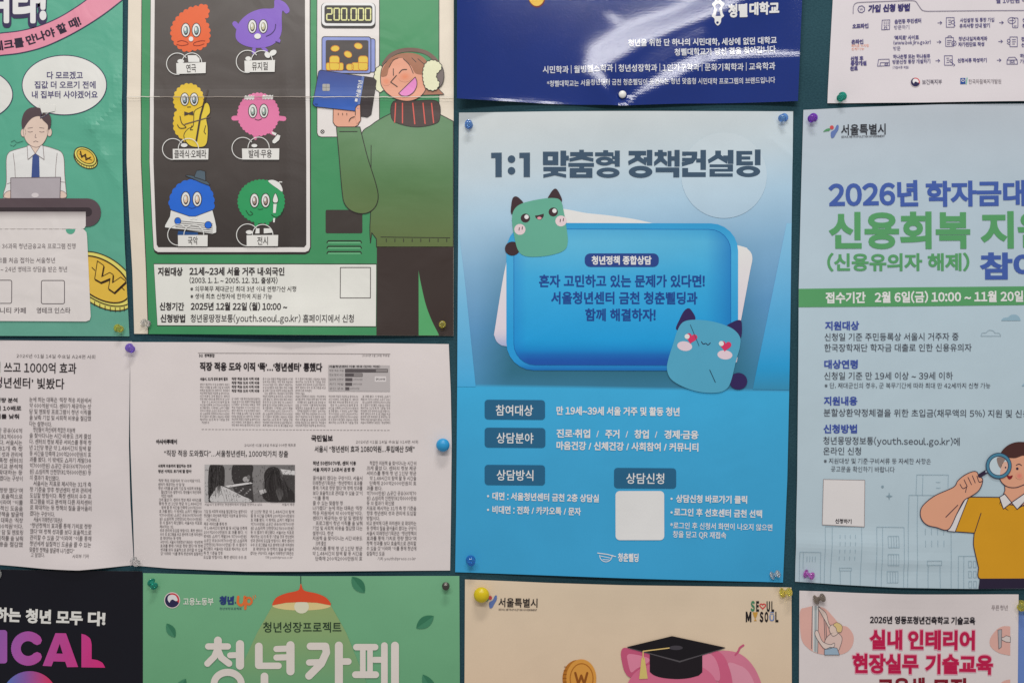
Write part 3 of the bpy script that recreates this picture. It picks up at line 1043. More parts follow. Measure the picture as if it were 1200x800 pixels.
k.text("서울청년", 419.6, 423, 115.6, 5, c(214, 216, 224), 0.02, 13, 95.5)
k.poly([(417, 116.5), (420, 117), (419.3, 120.6), (416.3, 120)], c(222, 220, 226), 13)
k.text("서울", 369.6, 373, 123, 2.2, c(30, 40, 80), 0.0, 13, 123.4)
b2 = b.sub("fingers")
b2.shape([(417, 127.6), (419.6, 124), (423, 123.6), (423.2, 142), (418.5, 146), (416.8, 136)], c(238, 158, 134), None, 0.8, 12)
b2.stroke([(417, 136), (417, 127.8), (419.4, 124.4), (422.8, 123.6), (423.2, 142)], 0.8, OUT, 13)
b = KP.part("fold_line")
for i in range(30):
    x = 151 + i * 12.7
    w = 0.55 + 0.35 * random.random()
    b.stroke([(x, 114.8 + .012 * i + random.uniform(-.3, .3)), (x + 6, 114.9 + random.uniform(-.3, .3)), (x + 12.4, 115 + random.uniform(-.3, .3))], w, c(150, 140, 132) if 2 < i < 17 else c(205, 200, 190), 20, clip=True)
b = KP.part("info_panel")
b.poly([(181, 308.9), (441.6, 309.2), (441.6, 383.2), (185.2, 381.9)], OUT, 3)
b.poly([(181.4, 309.8), (441.2, 310.2), (441.2, 382.3), (185.6, 381)], c(222, 215, 209), 4)
for s, x0, x1, y, h, w in (("지원대상", 186, 215, 318.2, 9.4, .04), ("21세~23세 서울 거주 내·외국인", 222.7, 334, 318, 9.4, .035), ("(2003. 1. 1. ~ 2005. 12. 31. 출생자)", 223, 326, 328.5, 7.4, .02), ("※ 의무복무 제대군인 최대 3년 이내 연령가산 시행", 224, 348, 338.5, 6.6, .01),
                           ("※ 생애 최초 신청자에 한하여 지원 가능", 224.2, 320, 347.2, 6.6, .01), ("신청기간", 188, 217, 359, 9.2, .035), ("2025년 12월 22일 (월) 10:00 ~", 224.6, 338, 359, 9.2, .035), ("신청방법", 189, 218.4, 373, 9.2, .035),
                           ("청년몽땅정보통(youth.seoul.go.kr) 홈페이지에서 신청", 224.6, 415.6, 373, 9.4, .012)):
    b.text(s, x0, x1, y, h, c(54, 49, 50), w, 6, y + .3)
b.stroke([(399.4, 313.6), (434.6, 313.6), (434.6, 349.2), (399.4, 349.2)], 0.9, c(90, 84, 82), 6, closed=True)

# ------------------------------------------------------------------ glossy navy poster (top centre)
_gx, _gy = np.arange(520, 952, 2.0), np.arange(-190, 134, 2.0)
_GX, _GY = np.meshgrid(_gx, _gy)


def _band(segs):
    m = np.zeros_like(_GX)
    for (x0, y0, w0), (x1, y1, w1) in zip(segs, segs[1:]):
        dx, dy = x1 - x0, y1 - y0
        t = np.clip(((_GX - x0) * dx + (_GY - y0) * dy) / (dx * dx + dy * dy), 0, 1)
        d = np.hypot(_GX - x0 - t * dx, _GY - y0 - t * dy)
        m = np.maximum(m, 1 / (1 + (d / (w0 + (w1 - w0) * t)) ** 4))
    return m


_sl = np.maximum(_band([(900, -40, 24), (840, 2, 15), (790, 24, 13), (742, 42, 17), (704, 66, 18), (694, 80, 12), (708, 99, 7), (728, 121, 3)]),
                 _band([(728, 121, 3), (760, 103, 7), (790, 86, 10), (815, 74, 8), (842, 66, 6), (885, 65, 5), (936, 67, 3.5)]))
_sl = np.maximum(_sl, 0.55 * _band([(712, 18, 3), (722, 28, 8), (740, 40, 10)]))
_sl = np.maximum(_sl, 0.45 * _band([(730, 95, 6), (770, 70, 16), (820, 40, 10)]))
_hh = np.zeros_like(_GX)
for _i in range(1, len(_gy)):
    _hh[_i] = _hh[_i - 1] * (1 - 0.05 * (1 - np.minimum(1, _sl[_i] * 1.5))) + _sl[_i] * 0.22
_hh = np.stack([np.convolve(np.pad(r, 3, 'edge'), np.ones(7) / 7, 'valid') for r in _hh])


def dents(x, y):
    fx = np.clip((x - _gx[0]) / 2.0, 0, len(_gx) - 1.001)
    fy = np.clip((y - _gy[0]) / 2.0, 0, len(_gy) - 1.001)
    i, j = fx.astype(int), fy.astype(int)
    a, q = fx - i, fy - j
    h = _hh[j, i] * (1 - a) * (1 - q) + _hh[j, i + 1] * a * (1 - q) + _hh[j + 1, i] * (1 - a) * q + _hh[j + 1, i + 1] * a * q
    # bottom hem curls forward to the left of the pin
    h = h + 0.9 * np.exp(-((x - 605) / 42.0) ** 2) * np.exp((y - 121) / 3.0)
    # both sides bend off the board along nearly upright lines
    h = h + 17.0 * np.clip((655 - (y - 122) * .12 - x) / 118, 0, 1.2) ** 2 + 7.0 * np.clip((x - 835 - (y - 122) * .12) / 96, 0, 1.3) ** 2
    return h


DP = Poster("poster", "glossy dark blue poster with white lettering and a keyhole emblem, creased around a white pin", "poster",
            [(537, -190), (938, -190)], [(536.4, 119.8), (570, 120), (600, 120.6), (640, 122.4), (729, 125), (800, 122.6), (932.6, 120.6)],
            [(537, -190), (536.8, 0), (536.4, 119.8)], [(938, -190), (936.8, 0), (932.6, 120.6)],
            c(26, 50, 116), paper_material("navy_poster_print", 0.13, 0.7, 0.04, 9, 0.07, 3.0, 0.00011), pins=[(729, 112)], extra=dents, step=3.0, press=9.0)
POSTERS.append(DP)
b = DP.part("headline")
b.poly(ell(629, -4.5, 10.8, 15, n=40), c(110, 40, 40), 1, holes=[ell(629.3, -4.5, 3, 6)])
b.poly(ell(628.6, -5.8, 10.2, 14.6, n=40), c(238, 176, 70), 3, holes=[ell(629.3, -4.5, 3.4, 6.4)])
b.poly(ell(668, -4, 5.6, 5), c(224, 178, 190), 2)
b = DP.part("emblem")
KH = c(222, 222, 226)
b.poly(sp([(836.8, 3), (833.4, 7), (835.8, 11), (834.8, 17), (833, 21), (836, 24), (836.6, 28.6), (840, 32), (843.4, 28.6), (844, 24), (847, 21), (845.2, 17), (845, 11), (847.6, 7), (844, 3), (843.6, -1), (840.4, -5), (837.2, -1)]), KH, 2,
       holes=[[(837.4, 21)] + sp([(839, 13.4), (837.4, 11), (837.6, 8), (840.4, 6.4), (843, 8), (843.2, 11), (841.6, 13.4)], False) + [(843.2, 21)], ell(839.6, 28.6, 1.5), ell(840.4, 1, 1.6)])
b = DP.part("lettering")
b.text("청삘", 852, 874, 15.4, 14.4, KH, 0.05, 3, 15, rnd=True)
b.text("대학교", 876, 910.4, 13.6, 13.4, KH, 0.05, 3, 13, rnd=True)
LW = c(206, 208, 220)
b.text("청년을 위한 단 하나의 시민대학, 세상에 없던 대학교", 735.5, 908, 52.0, 8.2, LW, 0.025, 3, 49.6)
b.text("청삘대학교가 당신 곁을 찾아갑니다", 789.5, 907, 62.9, 8.2, LW, 0.025, 3, 60)
b.text("시민학과 | 월빙헬스학과 | 청년성장학과 | 1인가구학과 | 문화기획학과 | 교육학과", 636, 906.4, 82.6, 8.6, LW, 0.015, 3, 79.6)
b.text("*청삘대학교는 서울청년센터 금천 청춘삘딩이 운영하는 청년 맞춤형 시민대학 프로그램의 브랜드입니다", 641, 906.4, 98.8, 7.2, LW, 0.01, 3, 95.6)

# ------------------------------------------------------------------ pale blue consulting poster (centre)
def soft(x, y, x0, y0, x1, y1, f):
    """0 outside to 1 inside a soft-edged rectangle"""
    dx = max(x0 - x, 0, x - x1)
    dy = max(y0 - y, 0, y - y1)
    return max(0.0, 1 - math.hypot(dx, dy) / f)


def blue_sky(x, y):
    if y > 452.6 + (x - 535) * 0.0105:
        return ramp([(453, c(66, 167, 214)), (540, c(66, 160, 206)), (680, c(64, 156, 203))], y)
    t = ramp([(131, c(192, 199, 201)), (190, c(184, 199, 208)), (240, c(164, 194, 215)), (300, c(126, 168, 200)), (370, c(92, 146, 190)), (452, c(68, 132, 170))], y + 0.10 * (x - 730))
    d = soft(x, y, 600, 300, 855, 436, 42)
    return mix(t, c(50, 104, 124), 0.85 * d * min(1, max(0, (y - 250) / 160)))


CP = Poster("poster", "pale blue consulting poster with a big blue pillow and two square cat faces", "poster",
            [(538, 132.6), (650, 131.4), (929, 131)], [(533.5, 669.5), (650, 673), (730, 675.6), (917, 681.6)],
            [(538, 132.6), (537, 260), (536, 450), (534.6, 600), (533.5, 669.5)], [(929, 131), (927, 260), (925, 400), (922, 560), (917, 681.6)],
            blue_sky, paper_material("consulting_poster_print", 0.5, 0.25, 0.22, 8, 0.045, 4.0),
            bumps=[(730, 690, 130, 50, 5), (735, 128, 120, 40, 3), (929, 400, 40, 160, 2), (535, 420, 30, 120, 1.5)], ridges=[(905, 165, 930, 185, 5, .7), (908, 150, 930, 163, 5, .6)], pins=[(549.5, 147), (919, 138), (551.5, 655), (904, 673.5)], step=4.0)
POSTERS.append(CP)
b = CP.part("light_band")
b.poly([(926.6, 262), (921, 262), (881.5, 455.9), (923.8, 456.4)], lambda x, y: ramp([(262, c(132, 184, 214)), (360, c(90, 168, 214)), (430, c(48, 152, 206)), (456, c(60, 138, 176))], y), 1, grid=8)
b = CP.part("light_band")
b.poly([(537.3, 268), (545, 330), (557.6, 452.8), (536, 452.6), (536.6, 330)], lambda x, y: ramp([(268, c(150, 192, 214)), (360, c(112, 178, 216)), (453, c(74, 166, 216))], y), 1, grid=8)
b = CP.part("pale_disc")
b.poly(ell(848, 206, 50, 50, n=64), lambda x, y: mix(blue_sky(x, y), c(196, 208, 216), .34), 1, grid=7)
DKT = c(64, 84, 104)
b = CP.part("headline")
for x in (575.6, 608.6):
    b.poly([(x, 179.6), (x + 12.4, 179.4), (x + 12.4, 207.8), (x + 5, 207.9), (x + 5, 185.6), (x, 185.7)], DKT, 2)
for y in (187, 200.6):
    b.poly(ell(599.4, y, 4.5), DKT, 2)


def cell(polys, ox):
    b.bars([], DKT, 2, [[(ox + x / 6, 130 + y / 6) for x, y in q] for q in polys])


cell([bx(637, 290, 672, 383), bx(705, 290, 745, 383), bx(637, 290, 745, 321), bx(637, 351, 745, 383), bx(760, 283, 800, 388), bx(798, 318, 819, 351), bx(640, 397, 800, 426),
      [(690, 420), (750, 420), (740, 436), (800, 449), (800, 472), (720, 455), (640, 473), (640, 449), (694, 438)]], 530)
cell([bx(892, 277, 924, 296), bx(828, 293, 988, 321), [(868, 318), (946, 318), (944, 326), (992, 336), (990, 360), (908, 343), (824, 360), (822, 337), (870, 326)], bx(815, 369, 995, 395), bx(892, 394, 926, 410),
      bx(825, 405, 872, 472), bx(940, 405, 984, 472), bx(825, 405, 984, 434), bx(825, 448, 984, 472)], 530)
cell([bx(1060, 280, 1094, 298), bx(1003, 295, 1132, 321), bx(1141, 283, 1176, 394), bx(1122, 321, 1143, 342), bx(1122, 354, 1143, 374)] + ringq(1069, 356, 61, 31, 26, 9) + ringq(1094, 437, 81, 36, 41, 10), 530)
cell([bx(38, 285, 161, 315), [(80, 312), (124, 312), (122, 328), (164, 356), (160, 386), (102, 352), (38, 384), (35, 356), (82, 330)], bx(166, 278, 204, 386), bx(144, 329, 168, 357)] + ringq(122, 431, 83, 42, 37, 12), 730)
cell([bx(244, 278, 278, 295), bx(220, 293, 306, 319), [(244, 316), (284, 316), (284, 335), (310, 362), (306, 390), (264, 358), (218, 390), (216, 362), (242, 336)], bx(312, 285, 339, 392), bx(338, 323, 362, 352), bx(360, 278, 396, 393), bx(228, 401, 394, 433), bx(352, 401, 394, 469)], 730)
cell([bx(414, 290, 520, 318), [(482, 300), (520, 300), (518, 336), (490, 372), (414, 394), (411, 364), (462, 350), (480, 330)], bx(414, 333, 500, 357), bx(542, 278, 581, 418), bx(512, 338, 544, 367), bx(414, 404, 456, 468), bx(414, 434, 580, 468)], 730)
cell([[(646, 283), (686, 283), (686, 312), (734, 348), (730, 376), (666, 338), (600, 374), (594, 346), (646, 312)], bx(734, 278, 774, 376), bx(702, 317, 736, 346), bx(606, 379, 771, 399), bx(733, 379, 771, 430), bx(606, 410, 771, 430), bx(606, 410, 644, 466), bx(606, 442, 769, 466)], 730)
cell([bx(794, 285, 832, 386), bx(794, 285, 906, 311), bx(794, 323, 892, 346), bx(794, 358, 911, 386), bx(924, 275, 964, 385)] + ringq(878, 429, 84, 40, 37, 13), 730)
b = CP.part("pink_card")
b.poly(sp([(640, 247), (690, 250.4), (730, 255), (765, 262), (862, 287), (876, 292.5), (881, 302), (878, 320), (868, 374), (862, 405), (850, 430), (720, 432), (605, 408), (586, 403.5), (579.6, 394), (580.4, 383), (592, 314), (602, 290)]),
       lambda x, y: mix(mix(c(228, 216, 214), c(222, 206, 226), (y - 290) / 80), c(150, 165, 205), (y - 388) / 20 if x < 620 else 0), 2, grid=8)
b = CP.part("pillow")
RIM1, RIM2 = c(44, 138, 200), c(60, 166, 220)


def rim(x, y):
    return ramp([(262, c(54, 150, 202)), (300, c(72, 166, 214)), (400, c(44, 152, 212)), (424, c(50, 150, 212)), (434, c(36, 106, 178))], y)


def inner(x, y):
    q = ramp([(268, c(64, 156, 204)), (284, c(84, 172, 212)), (330, c(62, 164, 214)), (400, c(40, 152, 212)), (410, c(36, 132, 198)), (418, c(38, 92, 170)), (427, c(40, 84, 164))], y)
    q = mix(q, c(36, 112, 184), 0.75 * max(0, (x - 826) / 30))
    q = mix(q, c(104, 180, 212), 0.5 * max(0, 1 - math.hypot((x - 690) / 160, (y - 285) / 40)))
    return mix(q, c(40, 120, 196), 0.4 * max(0, (618 - x) / 16))


b.poly(rr(593.4, 261.4, 864.4, 433.6, 32, 0.8), rim, 3, grid=7)
b.poly(rr(602.2, 268.6, 855.8, 427.4, 25, 0.6), inner, 5, grid=6)
b.stroke(rr(602.2, 268.6, 855.8, 427.4, 25, 0.6), 0.5, c(36, 96, 164), 6, closed=True)
b = CP.part("pillow_text")
b.poly(rr(685, 297.2, 771.6, 313, 6.4), c(48, 70, 134), 7)
b.text("청년정책 종합상담", 693, 763, 305.2, 9.8, c(220, 226, 236), 0.035, 8)
PT = c(40, 72, 140)
b.text("혼자 고민하고 있는 문제가 있다면!", 631.6, 825.4, 329.4, 14, PT, 0.03, 7)
b.text("서울청년센터 금천 청춘삘딩과", 645.6, 816.8, 349, 14, PT, 0.03, 7, 349.4)
b.text("함께 해결하자!", 685.6, 768, 368.8, 14, PT, 0.03, 7, 369)
CD = c(66, 50, 54)
b = CP.part("cartoon_cat", "green square cat face")
b.poly(ell(600.5, 291.6, 8.8, 8.2), CD, 7)
b.poly(sp([(599.4, 251), (599.2, 240), (601, 232.5), (604.6, 230.6), (608.8, 233), (613.4, 239), (610, 248)]), CD, 7)
b.poly(sp([(641.6, 235), (644.6, 227.5), (648.6, 222.4), (652, 222), (655.4, 227), (658.4, 236), (650, 240)]), CD, 7)
b.poly(sp([(600, 258), (602.6, 246), (612, 238.8), (632, 234), (649, 232.6), (657, 236), (660.4, 248), (663.8, 268), (665.2, 284), (661, 293.4), (646, 299), (626, 301.2), (613, 299.4), (606.4, 292), (602.4, 276)]), c(98, 164, 142), 9)
for x, y in ((615.6, 256), (648.2, 248.9)):
    b.poly(ell(x, y, 5.5, 5.3), CD, 10)
    b.poly(ell(x + 1.4, y - 1.4, 2.6), c(224, 226, 226), 11)
b.poly([(627, 253)] + [(631, 252.6), (637.2, 250.8)] + sp([(637, 254), (634, 257.6), (630, 257.4), (627.4, 255)], False), CD, 10)
b.poly(ell(632, 256, 2.6, 1.6), c(214, 150, 160), 11)
for x, y in ((609.2, 269.2), (657.2, 259.4)):
    b.poly(ell(x, y, 6.6, 6.4), c(220, 196, 200), 10)
    b.stroke([(x - .6, y - 2), (x - 1, y + 1)], 0.9, c(70, 52, 58), 11)
    b.stroke([(x + 3, y - 3), (x + 2.6, y)], 0.9, c(70, 52, 58), 11)
b = CP.part("cartoon_cat", "blue square cat face with heart eyes")
CV = c(56, 46, 90)
b.poly(ell(864.6, 446.4, 10.4, 9.8), CV, 7)
b.poly(sp([(792, 386), (796, 374), (801, 364.6), (806, 361.2), (810, 364), (814.4, 374), (806, 386)]), CV, 7)
b.poly(sp([(850, 384), (858.6, 377), (866, 375), (868.6, 379), (868, 394), (862, 396)]), CV, 7)
b.poly(sp([(793, 388), (800, 377.4), (814, 374.6), (836, 377), (856, 384), (866, 394), (866.4, 406), (862, 422), (856, 446), (850, 456), (838, 459.8), (818, 458.6), (800, 452.8), (786, 444), (781.2, 433), (782.6, 421), (788.6, 402)]), c(84, 160, 190), 9)
b.poly(ell(801.8, 405.4, 8.8, 5.6, 8), c(220, 196, 206), 10)
b.poly(ell(848.8, 415.6, 8.8, 5.4, 5), c(220, 196, 206), 10)
b.poly(heart(809.6, 396, 7.2, 12), c(204, 60, 100), 11)
b.poly(heart(849.4, 405, 7.2, 8), c(204, 60, 100), 11)
b.poly(ell(804.6, 394.2, 3), c(226, 220, 226), 12)
b.poly(ell(844.6, 402.4, 3), c(226, 220, 226), 12)
b.stroke(sp([(821.4, 400.2), (823.4, 403), (826.6, 402.2), (829, 404), (831.8, 401.6)], False), 0.9, c(46, 48, 76), 11)
b.stroke([(808.4, 380.4), (818.6, 405)], 0.6, c(52, 84, 106), 13)
b.stroke([(831, 433), (837.6, 447.6)], 0.7, c(40, 62, 82), 13)
TG = c(47, 98, 132)
for x0, y0, x1, y1, s, t0, t1, ty in ((568, 468, 638.6, 491, "참여대상", 581, 624.6, 480.2), (568, 500.6, 639, 523.8, "상담분야", 582, 625, 512.6), (568, 544, 638.6, 567.6, "상담방식", 582, 625, 556), (719.4, 547.6, 792, 571.4, "상담신청", 733.6, 778, 559.8)):
    b = CP.part("section_tag")
    b.poly(rr(x0, y0, x1, y1, 4, .5), TG, 1)
    b.text(s, t0, t1, ty, 12.4, c(224, 234, 240), 0.012, 3, ty + .4)
b = CP.part("body_text")
BW = c(226, 236, 243)
for s, x0, x1, y, y1, h, w in (("만 19세~39세 서울 거주 및 활동 청년", 652, 796, 480.6, 482, 9.8, .03), ("진로·취업", 652, 691.4, 507.2, 507.6, 9.8, .03), ("/", 698.6, 701.6, 507.6, 507.6, 9.4, .01), ("주거", 709, 725.6, 507.8, 508, 9.8, .03), ("/", 732.8, 735.8, 508, 508, 9.4, .01),
                               ("창업", 743, 760, 508, 508.4, 9.8, .03), ("/", 767, 770, 508.4, 508.4, 9.4, .01), ("경제·금융", 778, 818, 508.4, 509, 9.8, .03), ("마음건강 / 신체건강 / 사회참여 / 커뮤니티", 652, 818, 521.4, 523.6, 9.6, .03),
                               ("대면 : 서울청년센터 금천 2층 상담실", 577, 701.6, 580.4, 583.2, 8.9, .028), ("비대면 : 전화 / 카카오톡 / 문자", 577, 680.6, 596.2, 598.6, 8.9, .028), ("상담신청 바로가기 클릭", 791.8, 875, 583.4, 584.8, 8.9, .032), ("로그인 후 선호센터 금천 선택", 789.4, 892.4, 599, 601.4, 8.9, .028),
                               ("*로그인 후 신청서 화면이 나오지 않으면", 785, 904.4, 614.6, 617.2, 7.8, .015), ("창을 닫고 QR 재접속", 788, 850.4, 624.8, 626.4, 7.8, .015)):
    b.text(s, x0, x1, y, h, BW, w, 3, y1)
for x, y in ((572, 580.6), (572, 596.6), (786.6, 583.6), (786.6, 599.6)):
    b.poly(ell(x, y, 1.3), BW, 3)
b = CP.part("blank_code_card")
b.poly(rr(721, 574.6, 778, 631.8, 5), c(220, 222, 222), 3)
b = CP.part("logo")
b.stroke(ell(709.6, 649.6, 7.2, 7, a0=-5, a1=185), 0.8, BW, 3)
b.stroke([(700, 646.6), (711, 648), (721, 650.6)], 1.0, BW, 3)
b.stroke([(703.5, 650), (715, 652.4)], 0.7, BW, 3)
b.stroke([(706, 654), (713, 654.4)], 0.7, BW, 3)
b.text("청춘삘딩", 723.6, 747.6, 651.4, 9.4, BW, 0.03, 3, 652)

# ------------------------------------------------------------------ white sheet of application steps (upper right)
FP = Poster("leaflet", "white sheet of application steps with small line icons, a green pin at its foot", "leaflet",
            [(983, -150), (1345, -150)], [(969, 121.6), (1080, 121.6), (1200, 119.8), (1340, 118)],
            [(983, -150), (975.4, 0), (969.6, 105), (969, 121.6)], [(1345, -150), (1340, 118)],
            c(206, 200, 204), paper_material("steps_sheet_print", 0.6, 0.25, 0.10, 9, 0.03, 5.0), bumps=[(1150, 130, 140, 40, 5)], pins=[(987, 113)])
POSTERS.append(FP)
VI, VL = c(82, 76, 122), c(128, 122, 140)
b = FP.part("tab_outline")
b.stroke(sp([(999, 17), (999.6, 8), (1003, 4.4), (1010, 3.6)], False) + sp([(1066, 1.6), (1072, 2.6), (1076, 8), (1080, 13), (1086, 14.2)], False) + [(1140, 13.6), (1330, 12.4)], 0.8, VL, 2)
b = FP.part("heading")
b.stroke(scallop(ell(1008.6, 11.8, 3.6, n=24), 3.2, .5), 0.8, VI, 2, closed=True)
b.text("W", 1006.8, 1010.4, 11.8, 3, VI, 0, 2)
b.text("가입 신청 방법", 1016.6, 1065.4, 11.2, 8.4, c(62, 56, 106), 0.055, 2, 9.6, shear=0.1)
b = FP.part("body_text")
for s, x0, x1, y, y1, h, w in (("오프라인", 998, 1017, 31.8, 31, 5.4, .05), ("읍면동 주민센터", 1047.4, 1078.6, 26.4, 25, 5.2, .03), ("방문하기", 1047, 1064.6, 33.2, 32.6, 5.2, 0), ("사업설명 및 통장 가입", 1124, 1164, 24.8, 24, 5, .02), ("유의사항 안내 받기", 1123.4, 1159, 31.2, 30.6, 5, .03),
                               ("온라인", 997, 1011, 50, 49.6, 5.4, .05), ("'복지로' 사이트", 1047, 1076, 45.2, 44.6, 5.2, .03), ("(www.bokjiro.go.kr)", 1046, 1090, 51, 50.2, 5, .02), ("방문", 1046, 1054.4, 57.8, 57.6, 5.2, .0), ("청년내일저축계좌", 1122.4, 1156, 46.4, 46, 5, .02), ("자가진단표 작성", 1122, 1152.4, 53, 52.6, 5, .03),
                               ("신청 후", 996, 1011, 69.8, 69.2, 5.2, .05), ("통장개설", 996, 1014.6, 75.4, 74.8, 5.2, .05), ("완료", 995.4, 1004.4, 81.2, 81, 5.2, .05), ("하나은행 또는 하나원큐", 1045.6, 1089, 67.4, 66.6, 5, .03), ("방문신청 통장 개설하기", 1045, 1089, 73.6, 72.6, 5, .02), ("(개설서류 제출)", 1045, 1064, 80, 79.8, 3.6, 0),
                               ("신청서류 작성하기", 1121, 1155, 71.8, 71.4, 5, .03), ("상담 후 안내", 1197, 1222, 24.6, 24, 5, .02), ("통장 개설", 1197, 1218, 31.4, 31, 5, .02), ("접수 및", 1195.6, 1213, 46.8, 46.4, 5, .02), ("선정 확인", 1195.6, 1218, 53.6, 53, 5, .02), ("하나은행", 1194, 1213, 66.6, 66.2, 5, .03), ("가입하기", 1194, 1213, 73, 72.8, 5, .02),
                               ("월 10만원 이상 저축", 1166, 1222, 2, 1, 6, .02)):
    b.text(s, x0, x1, y, h, VI, w, 2, y1)
b.text("복지로 누리집", 997, 1017, 54.6, 3.2, c(214, 140, 110), 0.0, 2, 54.2)
b.text("신청가능", 997, 1012, 58.4, 3.2, c(214, 140, 110), 0.0, 2, 58.1)


def ic(*paths):
    b = FP.part("icon")
    for q in paths:
        b.stroke(q, 0.65, VI, 2)


def rect(x0, y0, x1, y1):
    return [(x0, y0), (x1, y0), (x1, y1), (x0, y1), (x0, y0)]


ic([(1033, 24.6), (1042, 24.2), (1041.6, 35.4), (1032.4, 35.8), (1033, 24.6)], rect(1035.6, 32.6, 1038.4, 35.4))
for i in range(3):
    for j in range(3):
        FP.parts[-1].line(1035 + i * 2.3, 26.8 + j * 2, 1035.8 + i * 2.3, 26.8 + j * 2, 0.7, VI, 2)
for x, y in ((1098, 27.8), (1170, 27.6), (1097, 50.2), (1169, 49.6), (1095.4, 72.2), (1167, 71.6)):
    ic([(x, y), (x + 4.6, y - .1)], [(x + 2.8, y - 1.8), (x + 4.8, y - .1), (x + 2.8, y + 1.6)])
for x, y in ((1108, 21.6), (1105.6, 66.2)):
    ic(rect(x, y, x + 9.2, y + 11.2), [(x + 2.4, y + 3), (x + 5.4, y + 3)], [(x + 3, y + 5.4), (x + 5.4, y + 5.2)], [(x + 2.4, y + 8), (x + 5.4, y + 7.8)])
ic(ell(1115.8, 27, 2.1), [(1117, 29), (1118.4, 31.4)], [(1113, 73.4), (1117.6, 77.2), (1116, 78.6)], ell(1113.4, 72.4, 1.6))
ic(rect(1107.2, 45, 1116.4, 55.2), [(1109.4, 45), (1110.4, 43), (1113.4, 43), (1114.6, 45)], [(1109, 48.4), (1114, 48.2)], [(1109, 50.6), (1113, 50.4)], [(1109, 52.8), (1112, 52.6)], ell(1117, 51.6, 2.8), [(1115.6, 51.6), (1116.8, 52.8), (1118.6, 50.4)])
ic(ell(1184.6, 25, 4.6, 3.6), [(1182, 25), (1187.4, 24.8)], rr(1185.4, 22, 1191.8, 33.4, 1.2) + [(1190.6, 22)], [(1187, 31.4), (1190, 31.4)])
ic(rect(1182.4, 44.2, 1191, 55.6), [(1185, 47.4), (1189, 47.2)], [(1185, 50), (1189, 49.8)], [(1185, 52.6), (1188, 52.4)], ell(1181, 48.6, 1.8), [(1179, 51.6), (1182.4, 53.4)])
ic([(1028.6, 70.6), (1041, 70.2), (1041.4, 78), (1027.4, 78.4), (1028.6, 70.6)], [(1030.8, 74.4), (1041, 74.2)], [(1030.4, 78), (1030.8, 74.4)], rect(1036, 75.4, 1039.4, 77.2))
ic([(1178.6, 76.2), (1178.8, 71.4), (1181, 68.2), (1188, 68), (1190.6, 71.2), (1191, 76.2), (1178.6, 76.2)], [(1178.8, 71.4), (1190.6, 71.2)], [(1182.4, 71.4), (1182.4, 76)], [(1187, 71.4), (1187, 76)], rect(1183.6, 71.4, 1185.8, 74.4))


def swirl(p, x, y, r, ring, ly=2):
    """round blue and red government swirl mark"""
    if ring:
        p.poly(ell(x, y, r * 1.12, n=32), ring, ly)
    p.poly(ell(x, y, r, n=32), c(48, 46, 78), ly + 1)
    p.poly(ell(x, y, r, n=32, a0=-112, a1=22) + [(x + r * .45, y - r * .1)], c(196, 66, 74), ly + 2)
    p.poly(sp([(x - r * .62, y - r * .1), (x - r * .5, y - r * .62), (x, y - r * .78), (x + r * .5, y - r * .62), (x + r * .78, y - r * .06), (x + r * .5, y + r * .1), (x + r * .1, y - r * .12), (x - r * .2, y + r * .02), (x - r * .36, y + r * .3)]), c(218, 212, 214), ly + 3)


b = FP.part("logos")
swirl(b, 1071, 97.6, 5.2, c(200, 190, 192))
b.text("보건복지부", 1079, 1102, 97.4, 6, c(96, 90, 104), 0.01, 2, 97)
b.poly([(1123.6, 92.8), (1129.4, 92.6), (1129.2, 99.8), (1123.2, 100)], c(46, 78, 142), 2)
b.stroke([(1130, 99.8), (1131.4, 92.6)], 1.2, c(110, 170, 150), 2)
b.stroke(ell(1126.4, 95.6, 1.5), 0.7, WHITE, 3)
b.text("한국자활복지개발원", 1133, 1171, 97, 5.8, c(120, 112, 118), 0.0, 2, 96.6)

# ------------------------------------------------------------------ pale blue student loan poster (right)
RP = Poster("poster", "pale blue student loan poster with a man holding a magnifying glass", "poster",
            [(941, 129.4), (1000, 126.6), (1100, 123.6), (1200, 122.4), (1330, 121.5)], [(931.2, 680.6), (980, 683.6), (1050, 687), (1140, 688.6), (1200, 688.8), (1326, 688)],
            [(941, 129.4), (938, 230), (935, 340), (933.6, 560), (931.2, 680.6)], [(1330, 121.5), (1326, 688)],
            lambda x, y: ramp([(125, c(178, 187, 196)), (230, c(174, 191, 203)), (370, c(176, 195, 206)), (520, c(178, 196, 206)), (690, c(176, 194, 204))], y),
            paper_material("loan_poster_print", 0.52, 0.25, 0.24, 8, 0.035, 6.0), bumps=[(1000, 640, 90, 14, 3.0), (1060, 657, 60, 9, 2.2), (1070, 700, 120, 40, 3.5), (1100, 118, 110, 30, 3.0), (934, 400, 30, 140, 2.0)], pins=[(953, 138), (943, 671)], step=4.5)
POSTERS.append(RP)


def city_mark(p, x, y, ly=2, leaf=True):
    if leaf:
        p.poly(sp([(x - 10, y + 5), (x - 6, y + 1.6), (x - 1.6, y + 1.4), (x - 3, y + 4), (x - 6, y + 4.4)]), c(84, 142, 100), ly)
    p.poly(ell(x, y, 2.4), c(190, 78, 82), ly)
    p.poly(sp([(x - .6, y + 11.8), (x + 2.4, y + 11.6), (x + 5, y + 7), (x + 7.6, y + 2.4), (x + 7.8, y - 2.4), (x + 5.6, y - 2.4), (x + 3, y + 2.6), (x - 1, y + 5.6)]), c(96, 116, 168), ly)


